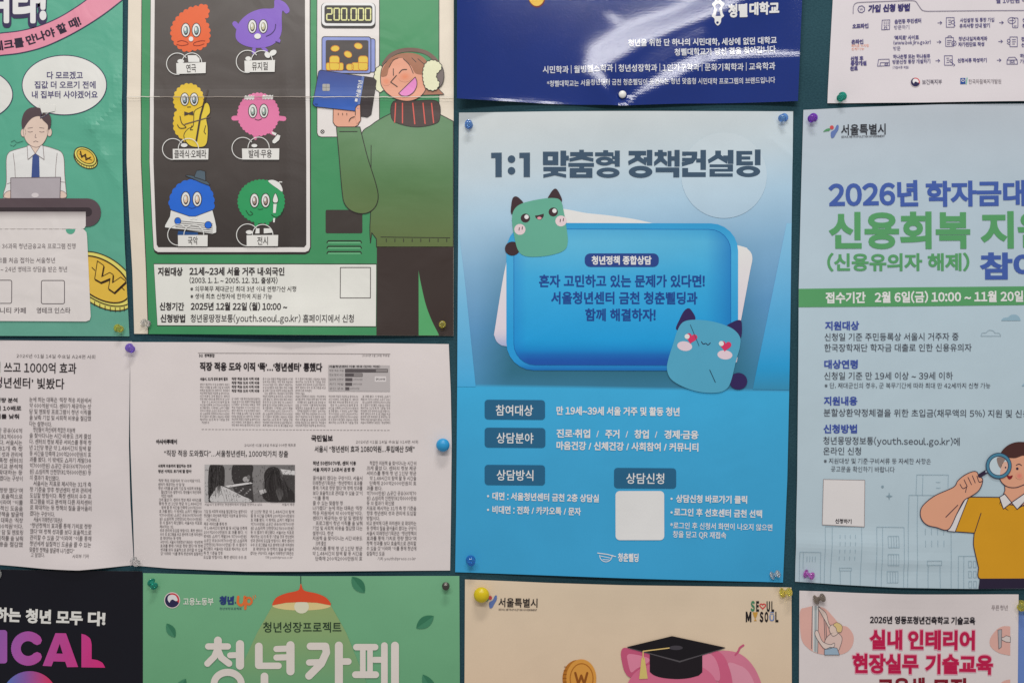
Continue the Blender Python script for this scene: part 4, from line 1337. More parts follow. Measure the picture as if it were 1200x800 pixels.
b = RP.part("city_logo")
city_mark(b, 974, 150)
b.text("서울특별시", 984.8, 1036.8, 152.8, 12.4, c(52, 52, 58), 0.018, 2, 151.8)
b.text("SEOUL METROPOLITAN GOVERNMENT", 985, 1036, 161, 2.9, c(90, 90, 96), 0.02, 2, 160)
RB, RG = c(70, 94, 162), c(88, 152, 102)
b = RP.part("headline")
b.text("2026년", 970, 1075, 228.6, 29.5, RB, 0.036, 2, 226.8)
b.text("학자금대출", 1084, 1232, 227.6, 28.5, RB, 0.036, 2, 226)
b.text("신용회복", 970.4, 1136, 270.4, 41, RG, 0.038, 2, 269.6)
b.text("지원", 1148, 1231, 269.6, 41, RG, 0.038, 2, 269)
b.text("(신용유의자 해제)", 968.6, 1135, 307.4, 19.6, RG, 0.034, 2, 307)
b.text("참여자", 1147, 1262, 312, 30, RB, 0.038, 2, 311.6)
b = RP.part("date_band")
b.poly([(935, 338.6), (1060, 336.8), (1200, 335.6), (1328, 335), (1328, 356.4), (1200, 357.4), (1060, 359), (934.9, 360)], RG, 1, clip=True)
b.text("접수기간", 966.4, 1013.6, 349, 12.6, c(214, 222, 214), 0.035, 3, 348.6)
b.text("2월 6일(금) 10:00 ~ 11월 20일(금)", 1024, 1219, 348.4, 12.6, c(214, 222, 214), 0.035, 3, 347)
b = RP.part("body_text")
RT, RH = c(72, 74, 84), c(64, 82, 156)
for s, x0, x1, y, y1, h, w, q in (("지원대상", 966, 1006, 381.6, 381.4, 10, .034, RH), ("신청일 기준 주민등록상 서울시 거주자 중", 965.4, 1122.4, 394.8, 394.2, 9.2, .004, RT), ("한국장학재단 학자금 대출로 인한 신용유의자", 965.2, 1137.6, 407.4, 407, 9.2, .004, RT),
                                  ("대상연령", 965, 1004.6, 426.6, 426.6, 10, .034, RH), ("신청일 기준 만 19세 이상 ~ 39세 이하", 965, 1115.6, 440.2, 440, 9.2, .004, RT), ("※ 단, 재대군인의 경우, 군 복무기간에 따라 최대 만 42세까지 신청 가능", 965.4, 1159.6, 451.4, 451.6, 6.8, 0, RT),
                                  ("지원내용", 964.6, 1004, 469.4, 469.4, 10, .034, RH), ("분할상환약정체결을 위한 초입금(채무액의 5%) 지원 및 신용유의자 해제", 964.4, 1252, 483, 484.6, 9.2, .004, RT), ("신청방법", 964.2, 1003.6, 502, 502, 10, .034, RH),
                                  ("청년몽땅정보통(youth.seoul.go.kr)에", 964, 1123.6, 515.6, 517, 9.4, .004, RT), ("온라인 신청", 964, 1008.2, 527.8, 528, 9.2, .004, RT), ("※ 지원대상 및 기준·구비서류 등 자세한 사항은", 964.6, 1090, 539.4, 540, 6.8, 0, RT), ("공고문을 확인하기 바랍니다", 973, 1047.6, 548.8, 549.6, 6.8, 0, RT)):
    b.text(s, x0, x1, y, h, q, w, 2, y1)
b = RP.part("cloud")
b.poly(sp([(1172, 375.6), (1175, 372.6), (1180, 371.8), (1184, 369), (1190, 369), (1193.6, 372), (1195, 375.6)], False), c(142, 172, 188), 2)
b = RP.part("cloud")
b.stroke(sp([(1148.4, 393.6), (1150, 390), (1154, 389.8), (1158, 386.8), (1163, 387.6), (1165, 390), (1170, 390.4), (1171.6, 393.6)], False) + [(1148.4, 393.6)], 0.6, c(150, 168, 178), 2)
b = RP.part("cloud")
b.poly(sp([(1196, 452), (1200, 449), (1208, 449), (1212, 452)], False), c(142, 172, 188), 2)
b = RP.part("sparkle")
b.poly(ell(1033.4, 569.6, 1.5), c(130, 152, 164), 2)
b = RP.part("sparkle")
b.poly([(1041.2, 576), (1042, 579.8), (1045.4, 580.8), (1042, 581.8), (1041.2, 585.6), (1040.4, 581.8), (1037, 580.8), (1040.4, 579.8)], c(130, 152, 164), 2)
b = RP.part("city_buildings")
BE = c(146, 167, 178)


def bl(*paths):
    for p in paths:
        b.stroke(p, 0.55, BE, 2)


bl([(936, 680.6), (936.4, 645.6), (960.8, 646), (960.6, 681.6)], [(940.6, 646), (940.4, 665)], [(965, 682), (966.4, 616), (1009, 616.4), (1006.6, 684)], [(972, 682), (974.6, 616)], [(983.6, 683), (983.6, 667.4)], [(995.4, 684), (995.6, 667.4)], rect(982.6, 664.2, 996.6, 667.4),
   [(1024.6, 685), (1026.6, 616.6), (1058.6, 617), (1057, 687)], [(1031, 685), (1033.4, 617)], [(1072.6, 579.6), (1073.4, 555.6), (1110.4, 555.8), (1110, 570)], [(1080, 579.6), (1080.8, 556)], [(1096, 564.4), (1101, 564.4)], [(1096, 571), (1101, 571)],
   [(1061.6, 687), (1064.4, 579.4), (1094, 579.6)], [(1072.6, 687), (1074.6, 579.6)], [(1113.6, 622), (1112.6, 688)], rect(1084.6, 655.6, 1101.6, 660.8), [(1085.6, 687.4), (1085.8, 660.8)], [(1100, 688), (1099.8, 660.8)], [(1121, 688), (1121.6, 650.4), (1146, 650.6)], [(1127.4, 688), (1128, 650.8)])
for r in range(4):
    for q in range(4):
        bl([(983.4 + q * 6 - r * .4, 625.6 + r * 8.4), (983.2 + q * 6 - r * .4, 629.6 + r * 8.4)])
for x, y in ((1039.4, 627.2), (1038.8, 648), (1038, 668.2)):
    bl(rect(x, y, x + 12.6, y + 13), [(x + 3.6, y), (x + 3.6, y + 13)], [(x + 6.6, y), (x + 6.6, y + 13)], [(x + 9.6, y), (x + 9.6, y + 13)])
bl(*[[(945 + q * 3.2, 651), (944.8 + q * 3.2, 657)] for q in range(4)])
for y in (618.6, 632.4):
    bl(*[[(1083.4 + q * 7.2, y), (1083.2 + q * 7.2, y + 7)] for q in range(4)])
for y in (656.2, 668, 679.6):
    bl(rect(1133.4, y, 1136.8, y + 7.4), rect(1139, y, 1142.4, y + 7.4))
b = RP.part("blank_code_card")
b.shape([(964.2, 561), (1012.6, 562), (1012, 616.4), (962.8, 614)], c(214, 210, 210), c(150, 140, 140), 0.7, 3)
b.text("신청하기", 978, 997, 609.6, 5.4, c(52, 46, 52), 0.03, 5, 610.2)
b = RP.part("cartoon_man")
LN = c(56, 46, 66)
MS = c(218, 158, 130)
MU = c(206, 150, 44)
b.shape([(1176, 566), (1176.4, 574), (1170, 590), (1184, 600), (1200, 590), (1206, 576), (1204, 560)], MS, LN, 0.9, 3)
b.shape([(1133.6, 581.6), (1170, 582), (1176, 590), (1200, 592), (1212, 584), (1262, 600), (1262, 677), (1147, 677), (1144.6, 675.4), (1144, 672)] + sp([(1145, 664), (1141, 646), (1139.4, 636), (1140.4, 623.6)], False) + [(1118, 622)], MU, LN, 1.0, 4)
b.poly([(1146, 677.4), (1262, 677.4), (1262, 688.2), (1144.4, 688.4), (1145.6, 681)], c(50, 44, 62), 5)
b.stroke([(1148.4, 600.4), (1140.8, 623.4)], 0.9, LN, 6)
b.shape([(1130.4, 583), (1134, 581.6), (1118, 622.2), (1108.8, 621.4)], c(214, 210, 210), LN, 0.8, 6)
b.shape([(1169.8, 581.8), (1176, 578), (1184, 588), (1174.4, 595.6)], c(214, 210, 210), LN, 0.9, 6)
b.shape([(1184, 588), (1200.6, 576.6), (1206, 580), (1190.6, 596)], c(214, 210, 210), LN, 0.9, 6)
k = b.sub("forearm")
k.shape(sp([(1110, 619.4), (1096, 617), (1085, 614), (1078.6, 607), (1077.4, 598), (1081.6, 590), (1095, 579.6), (1116, 570), (1121, 562.6), (1129, 556), (1138.6, 551.8), (1143.6, 552.6), (1145.6, 557), (1150, 560.6), (1149, 567.6), (1144.6, 575), (1136, 581), (1128, 586), (1120, 601)]), MS, LN, 0.9, 8)
k.stroke([(1107, 605), (1121, 591)], 0.9, LN, 10)
for p in ([(1123.6, 566.6), (1127, 571.6), (1131.4, 569.4)], [(1128.4, 561.4), (1132, 569)], [(1133, 558.6), (1137, 567)], [(1138, 556.6), (1141.4, 565)], [(1143.4, 557), (1146, 564), (1149.6, 563)], [(1131.4, 569.4), (1130, 576)]):
    k.stroke(sp(p, False), 0.8, LN, 10)
k = b.sub("head")
k.shape(sp([(1170, 552), (1171, 562), (1177, 568.4), (1185, 570.6), (1194, 569), (1206, 562), (1212, 548), (1208, 532), (1192, 527), (1176, 531)]), MS, LN, 0.9, 6)
k.poly(sp([(1171, 532), (1175, 525), (1183, 519.4), (1194, 517.2), (1208, 519.6), (1216, 530), (1216, 546), (1204, 546), (1199.6, 538), (1198, 533), (1188, 536), (1178, 535)]), c(78, 52, 50), 9)
k.poly(ell(1190.6, 548.4, 1.5), LN, 9)
k.stroke(sp([(1189.4, 544.4), (1192.6, 543), (1195.6, 544.6)], False), 0.9, LN, 9)
k.poly(ell(1193, 557, 4.4, 4), lambda x, y: mix(c(222, 116, 108), MS, math.hypot(x - 1193, y - 557) / 4.4), 9, grid=2)
k.poly(sp([(1178.6, 556.4), (1182, 557), (1185.2, 556.2), (1184, 559.6), (1181.4, 561), (1179.4, 559.4)]), c(130, 40, 46), 9)
k = b.sub("magnifying_glass")
k.stroke([(1146.6, 556.6), (1154, 552)], 4.6, LN, 11)
k.line(1154, 552, 1157.6, 549.6, 2.4, c(150, 160, 170), 12)
k.poly(ell(1168.6, 545, 11.6), c(188, 204, 212), 12)
k.poly(sp([(1166.6, 536), (1172, 534.6), (1177, 536), (1173, 543), (1171, 548), (1167.6, 543)]), c(140, 122, 116), 13)
k.poly(sp([(1171.6, 546), (1174, 541), (1179, 541), (1179.6, 549), (1175, 555), (1170.4, 555.4)]), c(214, 172, 154), 13)
k.poly(ell(1176.6, 547, 1), LN, 14)
k.stroke(ell(1168.6, 545, 13, n=40), 4.4, c(50, 58, 84), 14, closed=True)
k.stroke(ell(1168.6, 545, 13, n=40), 2.8, c(76, 130, 156), 15, closed=True)

# ------------------------------------------------------------------ the two newspaper copies (left)
NEWS = c(211, 203, 203)
NI = c(116, 110, 111)
NK = c(50, 45, 48)
NL = Poster("newspaper_copy", "newspaper copy whose lower edge bulges, under the mint poster at the left edge", "newspaper copy",
            [(-215, 398), (0, 398.6), (155, 400)], [(-215, 658), (0, 661), (55, 664.6), (95, 666), (130, 663.6), (156.6, 661.6)],
            [(-215, 398), (-215, 658)], [(155, 400), (152.4, 436), (151.6, 520), (153.4, 590), (156.6, 650), (156.6, 661.6)],
            NEWS, paper_material("newspaper_print", 0.7, 0.2, 0.14, 11, 0.035, 7.0), base=0.8, bumps=[(88, 676, 60, 40, 9), (100, 560, 60, 70, 2)], pins=[(152, 407), (157, 656)])
NR = Poster("newspaper_copy", "newspaper copy with three articles, a small bar chart and a grey photograph", "newspaper copy",
            [(150.6, 400.6), (350, 401), (526, 403)], [(156.8, 661.8), (200, 665), (290, 668.2), (400, 668), (527.6, 667.6)],
            [(150.6, 400.6), (153.2, 430), (154.2, 510), (156.2, 590), (157.8, 650), (156.8, 661.8)], [(526, 403), (528.4, 460), (529.4, 520), (528.6, 600), (527.6, 667.6)],
            c(212, 204, 203), paper_material("newspaper_copy_print", 0.68, 0.22, 0.15, 11, 0.035, 8.0), base=1.5, bumps=[(330, 690, 130, 50, 5), (153, 520, 22, 70, 3.0), (480, 450, 60, 50, 1.5)], pins=[(152, 407), (519.5, 520.5), (157, 656)])
POSTERS += [NL, NR]
b = NL.part("headline")
b.text("2026년 01월 14일 수요일 A24면 사회", 20, 112, 416.6, 4.8, NI, 0, 2, 418)
b.text("50억 쓰고 1000억 효과", -22, 90, 429.6, 12.6, NK, 0.012, 2, 431.4)
b.text("‘청년센터’ 빛봤다", -9, 76, 447.6, 12.6, NK, 0.012, 2, 449.6)
for s, x0, x1, y in (("서울시 정량 분석", -24, 21, 468.6), ("취업 단체 10배로", -26, 25.6, 478), ("기업 의미를 낮춰", -26, 23, 487.6)):
    b.text(s, x0, x1, y, 5.6, NK, 0.025, 2)
b = NL.part("column_text")
ART1 = """눈에 띄는 대목은 ‘직장 적응 지원에서
약 600억원’이다. 센터가 제공하는 상
담 및 멘토링 프로그램이 청년 이직률
을 낮춰 기업 및 사회적 비용을 절감했
다는 설명이다.
 청년들이 자신에게 적합한 지원책
을 찾아다니는 시간·비용도 크게 줄었
다. 센터의 정보 제공 서비스를 통해 청
년 1인당 평균 약 1.48시간의 탐색 활
동 시간을 단축해 200억2000만원의 효
과를 봤다. 이 밖에도 △자기 계발(98
억7000만원) △공간 공유(66억7000만
원) △심리적 안전망(81억6000만원) 등
의 결과가 확인됐다.
 서울시는 지표로 제시하는 31개 측
정 기준을 향후 청년센터 성과 관리에
도입할 방침이다. 특정 센터의 우수 프
로그램을 비교 분석해 다른 자치센터
로 확대하는 등 정책의 질을 끌어올리
겠다는 구상이다.
 서울시 미래청년기획관은
“청년정책의 효과를 통해 가치로 정량
했다”며 정책 성과를 보다 효율적으로
관리할 수 있을 것”이라며 “이를 통해
청년에게 실질적인 도움을 줄 수 있는
맞춤형 정책을 발굴해 나가겠다”""".split("\n")
FULL = "눈에 띄는 대목은 직장 적응 지원에서"
WORDS = " ".join(ART1).split()


def column(p, lines, x0, x1, y0, dy, h, ink, tilt=0.0, w=0.0, dx=0.0, ly=2):
    for i, s in enumerate(lines):
        ind = s.startswith(" ")
        s = s.strip()
        if not s:
            continue
        a = x0 + (x1 - x0) * (0.06 if ind else 0)
        full = len(s) > 0.78 * max(len(q) for q in lines)
        e = x1 if full else x0 + (x1 - x0) * min(1, len(s) / max(len(q) for q in lines) + .03)
        p.text(s, a + dx * i, e + dx * i, y0 + dy * i, h, ink, w, ly, y0 + dy * i + tilt)


def wrap(seed, n, chars):
    """n newspaper lines made of the article's words"""
    r = random.Random(seed)
    k = r.randrange(len(WORDS))
    out = []
    for i in range(n):
        s = " " if r.random() < .14 else ""
        while len(s) < chars:
            s += WORDS[k % len(WORDS)] + " "
            k += 1
        s = s.rstrip()[:chars + 2]
        if r.random() < .1:
            s = s[:max(4, int(chars * r.uniform(.3, .7)))]
        out.append(s)
    return out


column(b, ART1, 35, 107.4, 467.6, 7.0, 5.9, NI, 1.4, 0.008, dx=0.05)
b.text("고 말했다.", 38, 55, 648.8, 5.2, NI, 0, 2)
b.text("사회부 기자", 88, 107, 649.8, 4.6, NI, 0, 2)
column(b, wrap(3, 20, 17), -44, 26.5, 503, 7.0, 5.9, NI, 1.2, 0.008, dx=0.08)

b = NR.part("top_article")
b.line(232.6, 413.4, 457.6, 414.6, 0.5, c(130, 124, 124), 2)
b.text("D2  정책종합", 234, 252, 416.4, 3.8, NK, 0.03, 2)
b.text("2026년 1월 14일 수요일", 425, 456.6, 416.2, 3, NI, 0, 2)
b.text("직장 적응 도와 이직 ‘뚝’…‘청년센터’ 통했다", 234.6, 378, 429, 9.6, NK, 0.04, 2, 430.2)
cx = [(235, 269.4), (272, 305.4), (308.4, 343.4), (346.6, 382), (385.4, 420), (423, 457.6)]
for i, (x0, x1) in enumerate(cx):
    if i == 0:
        b.text("서울시, 31개 성과 분석 결과", x0, x1 - 2, 443.8, 3.8, NK, 0.03, 2)
        column(b, wrap(10, 14, 20), x0, x1, 450, 3.42, 2.9, NI, .3)
    elif i == 1:
        for j in range(4):
            b.text("직장 적응 도와 이직 비용 절감"[:15 - j % 2], x0, x1 - 1, 443.6 + 4.7 * j, 3.4, NK, 0.03, 2)
        column(b, wrap(11, 10, 20), x0, x1, 466.8, 3.42, 2.9, NI, .3)
    elif i < 4:
        column(b, wrap(10 + i, 17, 20), x0, x1, 443.6, 3.4, 2.9, NI, .3)
    else:
        column(b, wrap(10 + i, 10, 20), x0, x1, 464, 3.4, 2.9, NI, .3)
for i in range(56):
    b.line(237 + i * 3.95, 502.6 + .02 * i, 239.4 + i * 3.95, 502.6 + .02 * i, 0.55, c(140, 134, 134), 2)
k = b.sub("bar_chart")
k.poly([(385, 427.4), (457, 428), (457.4, 458.4), (385.2, 458)], c(178, 172, 172), 2)
k.text("서울청년센터 이용 성과 (단위: 억원)", 386, 446, 429.2, 3, NK, 0.02, 3)
for y, x1, x2, s in ((434, 441, 454.6, "직장 적응 지원"), (439, 415, 425, "정보 탐색 시간"), (444.4, 413.4, 413.5, "심리적 안전망"), (449.8, 413, 413.2, "자기 계발"), (455, 409.8, 410, "공간 공유")):
    k.text(s, 386.4, 403, y, 2.8, NI, 0, 3)
    if x2 - x1 > 1:
        k.poly([(405, y - 1.8), (x2, y - 1.7), (x2, y + 1.9), (405, y + 1.8)], c(140, 134, 134), 3)
        k.stroke([(405, y - 1.8), (x2, y - 1.7), (x2, y + 1.9), (405, y + 1.8)], 0.5, c(70, 64, 66), 4, closed=True)
    k.poly([(405, y - 1.8), (x1, y - 1.7), (x1, y + 1.9), (405, y + 1.8)], c(92, 86, 88), 4)
    k.text("66억7000만원", x1 + 1, x1 + 11.5, y, 2.6, NI, 0, 3) if x2 - x1 < 1 else None
k.poly(rr(439.4, 440.6, 453, 447.2, 1.2), c(206, 200, 200), 3)
k.text("합계 1080억원", 441, 451.6, 444, 2.6, NK, 0.01, 4)
b = NR.part("lower_left_article")
b.text("아시아투데이", 183.6, 208, 517, 5.2, NK, 0.05, 2)
b.text("2026년 01월 14일 수요일 004면 메트로", 287, 347, 521, 3.6, NI, 0, 2)
b.text("“직장 적응 도와줬다”…서울청년센터, 1000억가치 창출", 193, 338, 530.4, 7.6, NK, 0.008, 2, 531.4)
b.text("사회적 비용까지 절감하는 성과", 186, 225, 545.4, 3.8, NK, 0.03, 2)
b.text("청년 이직도 초기에 잘 잡아", 186, 225, 551.6, 3.8, NK, 0.03, 2)
column(b, wrap(31, 20, 22), 186, 235.6, 562.4, 4.48, 3.9, NI, .3, 0.004, dx=0.16)
column(b, wrap(32, 12, 22), 239.6, 290, 598.4, 4.82, 4.0, NI, .3, 0.004)
column(b, wrap(33, 11, 22), 294.4, 345, 598.6, 4.82, 4.0, NI, .3, 0.004)
b.text("기자 youth@press.co.kr", 312, 344, 651.6, 3.2, NI, 0, 2)
b.text("서울시가 운영하는 청년센터에서 상담을 진행하고 있다.", 240.4, 308, 590.4, 3, NI, 0, 2)
b.text("서울시 제공", 331, 345.6, 590.4, 3, NI, 0, 2)
k = b.sub("newspaper_photo")
g = lambda v: c(30 + v * .86, 27 + v * .86, 27 + v * .86)
_poly = k.poly
k.poly = lambda pts, col, ly: _poly(pts, col, ly, clip=[(240.4, 544), (346, 544.2), (346, 587.8), (240.4, 587.6)])
k.poly([(240.4, 544), (346, 544.2), (346, 587.8), (240.4, 587.6)], g(98), 2)
k.poly([(240.4, 544), (250, 544), (247, 560), (245, 587.6), (240.4, 587.6)], g(170), 3)
k.poly([(262, 544), (280, 544), (276, 566), (264, 568)], g(128), 3)
k.poly([(296, 544), (318, 544), (310, 572), (297, 580)], g(112), 3)
k.poly([(329, 549), (346, 551), (346, 556), (332, 555)], g(200), 4)
k.poly([(332, 556), (346, 557), (346, 587.8), (330, 587.8)], g(52), 3)
k.poly(sp([(274, 544.2), (295.8, 544.2), (296, 556), (295.4, 568), (275, 566)]), g(38), 4)
k.poly([(272, 567), (296, 566), (298, 587.6), (283, 587.6), (276, 576)], g(46), 4)
k.poly([(264, 568.4), (294, 564.4), (297, 565.8), (268, 570.6)], g(205), 5)
k.poly(ell(289, 561, 4, 3.4), g(150), 5)
k.poly(ell(292, 558.4, 2, 2.6), g(90), 6)
for i in range(9):
    k.poly(ell(277 + i * 2.1, 571 + (i * 7 % 9), 1.2, .9), g(90 + (i * 37 % 60)), 5)
k.poly(sp([(247, 544.2), (254, 544), (262.6, 546), (264, 556), (263, 568), (258, 575), (252, 586), (246, 587.4), (244.6, 570), (245, 554)]), g(32), 5)
k.poly(sp([(249, 587.5), (252, 574), (257, 568.6), (266, 571), (276, 576), (286, 581), (293, 584), (292, 587.6)]), g(188), 6)
for i in range(6):
    k.stroke(sp([(258 + i * 4.4, 571 + i * 1.6), (262 + i * 3, 579), (264 + i * 3, 587)], False), 0.5, g(150), 7)
k.poly(sp([(310, 556), (314, 548.6), (322, 546.4), (328, 550), (329.6, 560), (336, 568), (344, 576), (345.8, 587.7), (318, 587.7), (308, 580), (311, 568)]), g(30), 6)
k.poly(sp([(324, 574), (330, 572), (332, 580), (328, 586)]), g(76), 7)
k.poly([(304, 574), (312, 572), (313, 576), (306, 579)], g(180), 7)
rg = random.Random(5)
for i in range(360):                     # halftone speckle
    x, y = rg.uniform(241, 345.4), rg.uniform(544.6, 587)
    v = rg.choice((30, 44, 58, 72, 96))
    k.poly([(x, y), (x + .7, y), (x + .7, y + .6), (x, y + .6)], g(v), 8)
for i in range(46):                      # hair strands
    x = rg.uniform(246.5, 261)
    k.stroke(sp([(x, rg.uniform(545, 552)), (x + rg.uniform(-1.5, 1.5), 560), (x - rg.uniform(0, 4) + 1, rg.uniform(566, 582))], False), 0.3, g(rg.choice((22, 50, 66))), 9)
    x = rg.uniform(312, 340)
    k.stroke(sp([(318 + (x - 312) * .3, rg.uniform(548, 553)), (x - 3, 566), (x, rg.uniform(574, 586))], False), 0.3, g(rg.choice((20, 46, 62))), 9)
b = NR.part("lower_right_article")
b.text("국민일보", 365, 390.4, 513, 7.2, NK, 0.04, 2)
b.text("2026년 01월 14일 수요일 014면 사회", 417.4, 490, 517.2, 4, NI, 0, 2)
b.text("서울시 “청년센터 효과 1080억원…투입예산 5배”", 369, 486, 525.6, 7.4, NK, 0.015, 2)
b.text("작년 50만5070명, 센터 이용", 367, 417.6, 542.2, 4.8, NK, 0.03, 2)
b.text("서울 자치구 16곳서 운영 중", 367, 416, 549.6, 4.8, NK, 0.03, 2)
column(b, wrap(41, 17, 19), 367, 425, 559.4, 5.85, 5.0, NI, .2, 0.006)
column(b, wrap(42, 19, 19), 430, 488, 542, 5.85, 5.0, NI, .2, 0.006)
b.text("기자 youth@press.co.kr", 443, 487.6, 653.4, 4, NI, 0, 2)

# ------------------------------------------------------------------ dark musical poster (lower left corner)
BP = Poster("poster", "near-black musical poster with big pink and purple capital letters", "poster",
            [(-230, 664), (0, 666.4), (167.4, 668.4)], [(-230, 1050), (168.6, 1050)], [(-230, 664), (-230, 1050)], [(167.4, 668.4), (168, 800), (168.6, 1050)],
            c(31, 28, 38), paper_material("musical_poster_print", 0.5, 0.35, 0.12, 10, 0.1, 9.0), bumps=[(70, 655, 80, 30, 2)], pins=[(-5, 672)], step=7)
POSTERS.append(BP)


def violet(x, y):
    return ramp([(-20, c(138, 92, 168)), (14, c(160, 90, 168)), (60, c(180, 76, 148)), (124, c(204, 54, 122))], x + 0.25 * (y - 760))


b = BP.part("headline")
b.text("즐기고 공유하는", -82, 25.4, 715.2, 15.6, c(222, 214, 210), 0.045, 2, 719.8)
b.text("청년", 31, 61, 720.4, 15.6, c(222, 214, 210), 0.045, 2, 721.6)
b.text("모두", 67, 98, 722, 15.6, c(222, 214, 210), 0.045, 2, 723)
b.text("다!", 104, 124.6, 723.4, 15.6, c(222, 214, 210), 0.045, 2, 724)
b = BP.part("title_letters")
b.poly(rr(-2, 737, 9.6, 776, 3.5), violet, 2, grid=6)
b.stroke(ell(34, 758.6, 14.2, 14.4, n=40, a0=42, a1=318), 11.4, violet, 2)
b.poly([(66, 740.6), (78.4, 740.8), (92.6, 780.2), (79.6, 780.4), (77.4, 774), (63.6, 773.6), (61.4, 779.4), (51, 778.8)], violet, 2, holes=[[(67, 764.4), (74.6, 764.6), (71, 753)]], grid=6)
b.poly([(96.4, 741.4)] + sp([(101, 742.6), (106.6, 747), (108.4, 754)], False) + [(108.4, 771)] + sp([(115, 772), (121, 775.4), (124.2, 781)], False) + [(96.4, 780.6)], violet, 2, grid=6)
b.poly(ell(-16, 757, 11, 20), violet, 2, grid=6)
b = BP.part("gradient_disc")
b.poly(ell(36, 818, 33, 33, n=60), lambda x, y: ramp([(8, c(88, 120, 190)), (30, c(134, 92, 164)), (58, c(200, 62, 104))], x), 2, grid=5)

# ------------------------------------------------------------------ green youth cafe poster (bottom)
GP = Poster("poster", "soft green cafe poster with a printed red lamp, leaves and big white rounded letters", "poster",
            [(168.4, 670.6), (250, 672.4), (350, 673.6), (538.4, 674)], [(168, 1190), (541, 1190)], [(168.4, 670.6), (168.2, 800), (168, 1190)], [(538.4, 674), (539, 800), (541, 1190)],
            lambda x, y: mix(c(116, 173, 134), c(106, 163, 123), (y - 670) / 130), paper_material("cafe_poster_print", 0.5, 0.38, 0.12, 9, 0.04, 10.0), bumps=[(350, 660, 110, 40, 3)], pins=[(178, 681), (522.5, 685.5)], step=6)
POSTERS.append(GP)
b = GP.part("logos")
swirl(b, 202.6, 702.2, 8.4, c(220, 200, 200))
b.text("고용노동부", 215.4, 251, 703.6, 8.6, c(214, 216, 206), 0.02, 2)
b.text("청년", 257.6, 275, 702.4, 9.4, c(48, 62, 116), 0.06, 2, 702.2, shear=0.08)
b.poly(ell(276.6, 705, .9), c(48, 62, 116), 2)
b.stroke(sp([(280, 698), (279.6, 705), (283, 708), (286.6, 705), (287.6, 698)], False), 3, c(224, 112, 62), 2)
b.stroke([(289.4, 699), (288, 712)], 3, c(224, 112, 62), 2)
b.stroke(ell(292.4, 703, 3.4, 4), 2.6, c(224, 112, 62), 2, closed=True)
b.stroke([(297.4, 697), (298.4, 701)], 1, c(224, 130, 80), 2)
b.stroke([(299.8, 696), (300.4, 699)], 0.8, c(224, 130, 80), 2)
b.text("청년성장프로젝트", 258, 284, 712, 3, c(60, 76, 100), 0.0, 2)
b = GP.part("pendant_lamp")
b.poly([(319.6, 709), (388.6, 709), (406, 740), (432, 804), (272, 804), (302, 740)], lambda x, y: mix(c(146, 166, 112), c(112, 160, 118), (y - 712) / 85), 1, grid=8)
b.line(353.4, 673.8, 353.4, 685, 0.9, c(44, 52, 46), 2)
b.poly(ell(354, 708.4, 34.2, 5.6, n=40), c(234, 196, 140), 2)
b.poly(ell(354, 709.6, 8.6, 8), c(226, 212, 188), 3)
b.poly([(319.6, 708)] + sp([(320.4, 705), (325, 698.6), (336, 693.8), (347, 691.4), (351.4, 689), (353, 683), (354, 683), (356, 689), (360, 691.4), (372, 694), (382, 698.4), (387.6, 704.6), (388.4, 708)], False) + [(372, 704.8), (354, 704), (336, 704.8)], c(214, 82, 52), 4)
b = GP.part("lettering")
b.text("청년성장프로젝트", 309, 400.6, 733.6, 12.2, c(36, 54, 44), 0.008, 5)
GWH = c(216, 207, 200)
b.bars([([(256.2, 749), (256.2, 754)], 9.2), ([(244.8, 756), (267.8, 756)], 7.4), ([(256.2, 758), (252, 768), (244, 776)], 7.6), ([(256.2, 760), (260, 769), (269.2, 776)], 7.6), ([(282, 753.4), (282, 778.4)], 9.6), ([(270.4, 766.4), (280.6, 766)], 7)],
       GWH, 6, ringq(267.6, 800, 20, 18, 12, 9.6, 40))
b.bars([([(304, 756), (304, 778)], 9), ([(304, 778.6), (327, 778.6)], 7.6), ([(341, 754.6), (341, 785)], 9.6), ([(324.6, 759), (340, 758.4)], 7.2), ([(324.6, 769), (340, 768.6)], 7.2), ([(310.6, 791), (310.6, 813)], 9), ([(310.6, 813), (342, 813)], 7.6)], GWH, 6)
b.bars([([(364.2, 755.8), (382, 755.8)], 8.6), ([(382, 756), (383, 763), (377, 776), (362.6, 790.4)], 8.8), ([(362.8, 774.8), (377, 774.4)], 7.4), ([(397.6, 755), (397.6, 816)], 9.4), ([(400, 773.6), (408.6, 773.6)], 7.8)], GWH, 6)
b.bars([([(418, 756.8), (440, 756.8)], 7.6), ([(425.6, 760), (425.6, 786)], 6.6), ([(434, 760), (434, 786)], 6.6), ([(417, 789), (440.6, 789)], 8), ([(439, 771.6), (449, 771.6)], 7), ([(450.8, 755), (450.8, 812)], 7.8), ([(463.2, 755), (463.2, 816)], 9.2)], GWH, 6)


def leaf(x, y, L, w, rot):
    r = math.radians(rot)
    def q(u, v):
        return (x + u * math.cos(r) - v * math.sin(r), y + u * math.sin(r) + v * math.cos(r))
    a = [q(L * t, w * math.sin(math.pi * t) ** .8) for t in [i / 10 for i in range(11)]]
    d = [q(L * t, -w * math.sin(math.pi * t) ** .8) for t in [i / 10 for i in range(11)]]
    b = GP.part("leaf")
    b.poly(a + d[::-1][1:-1], c(58, 116, 88), 2)
    b.poly(a + [q(L * .5, 0)], c(70, 130, 100), 3)


for a in ((413, 674.5, 24, 6.6, 52), (488, 735, 25, 6.6, -35), (196, 729.5, 19, 5, 58), (218.4, 794, 26, 6, 120), (495.6, 789, 30, 6.6, 60)):
    leaf(*a)

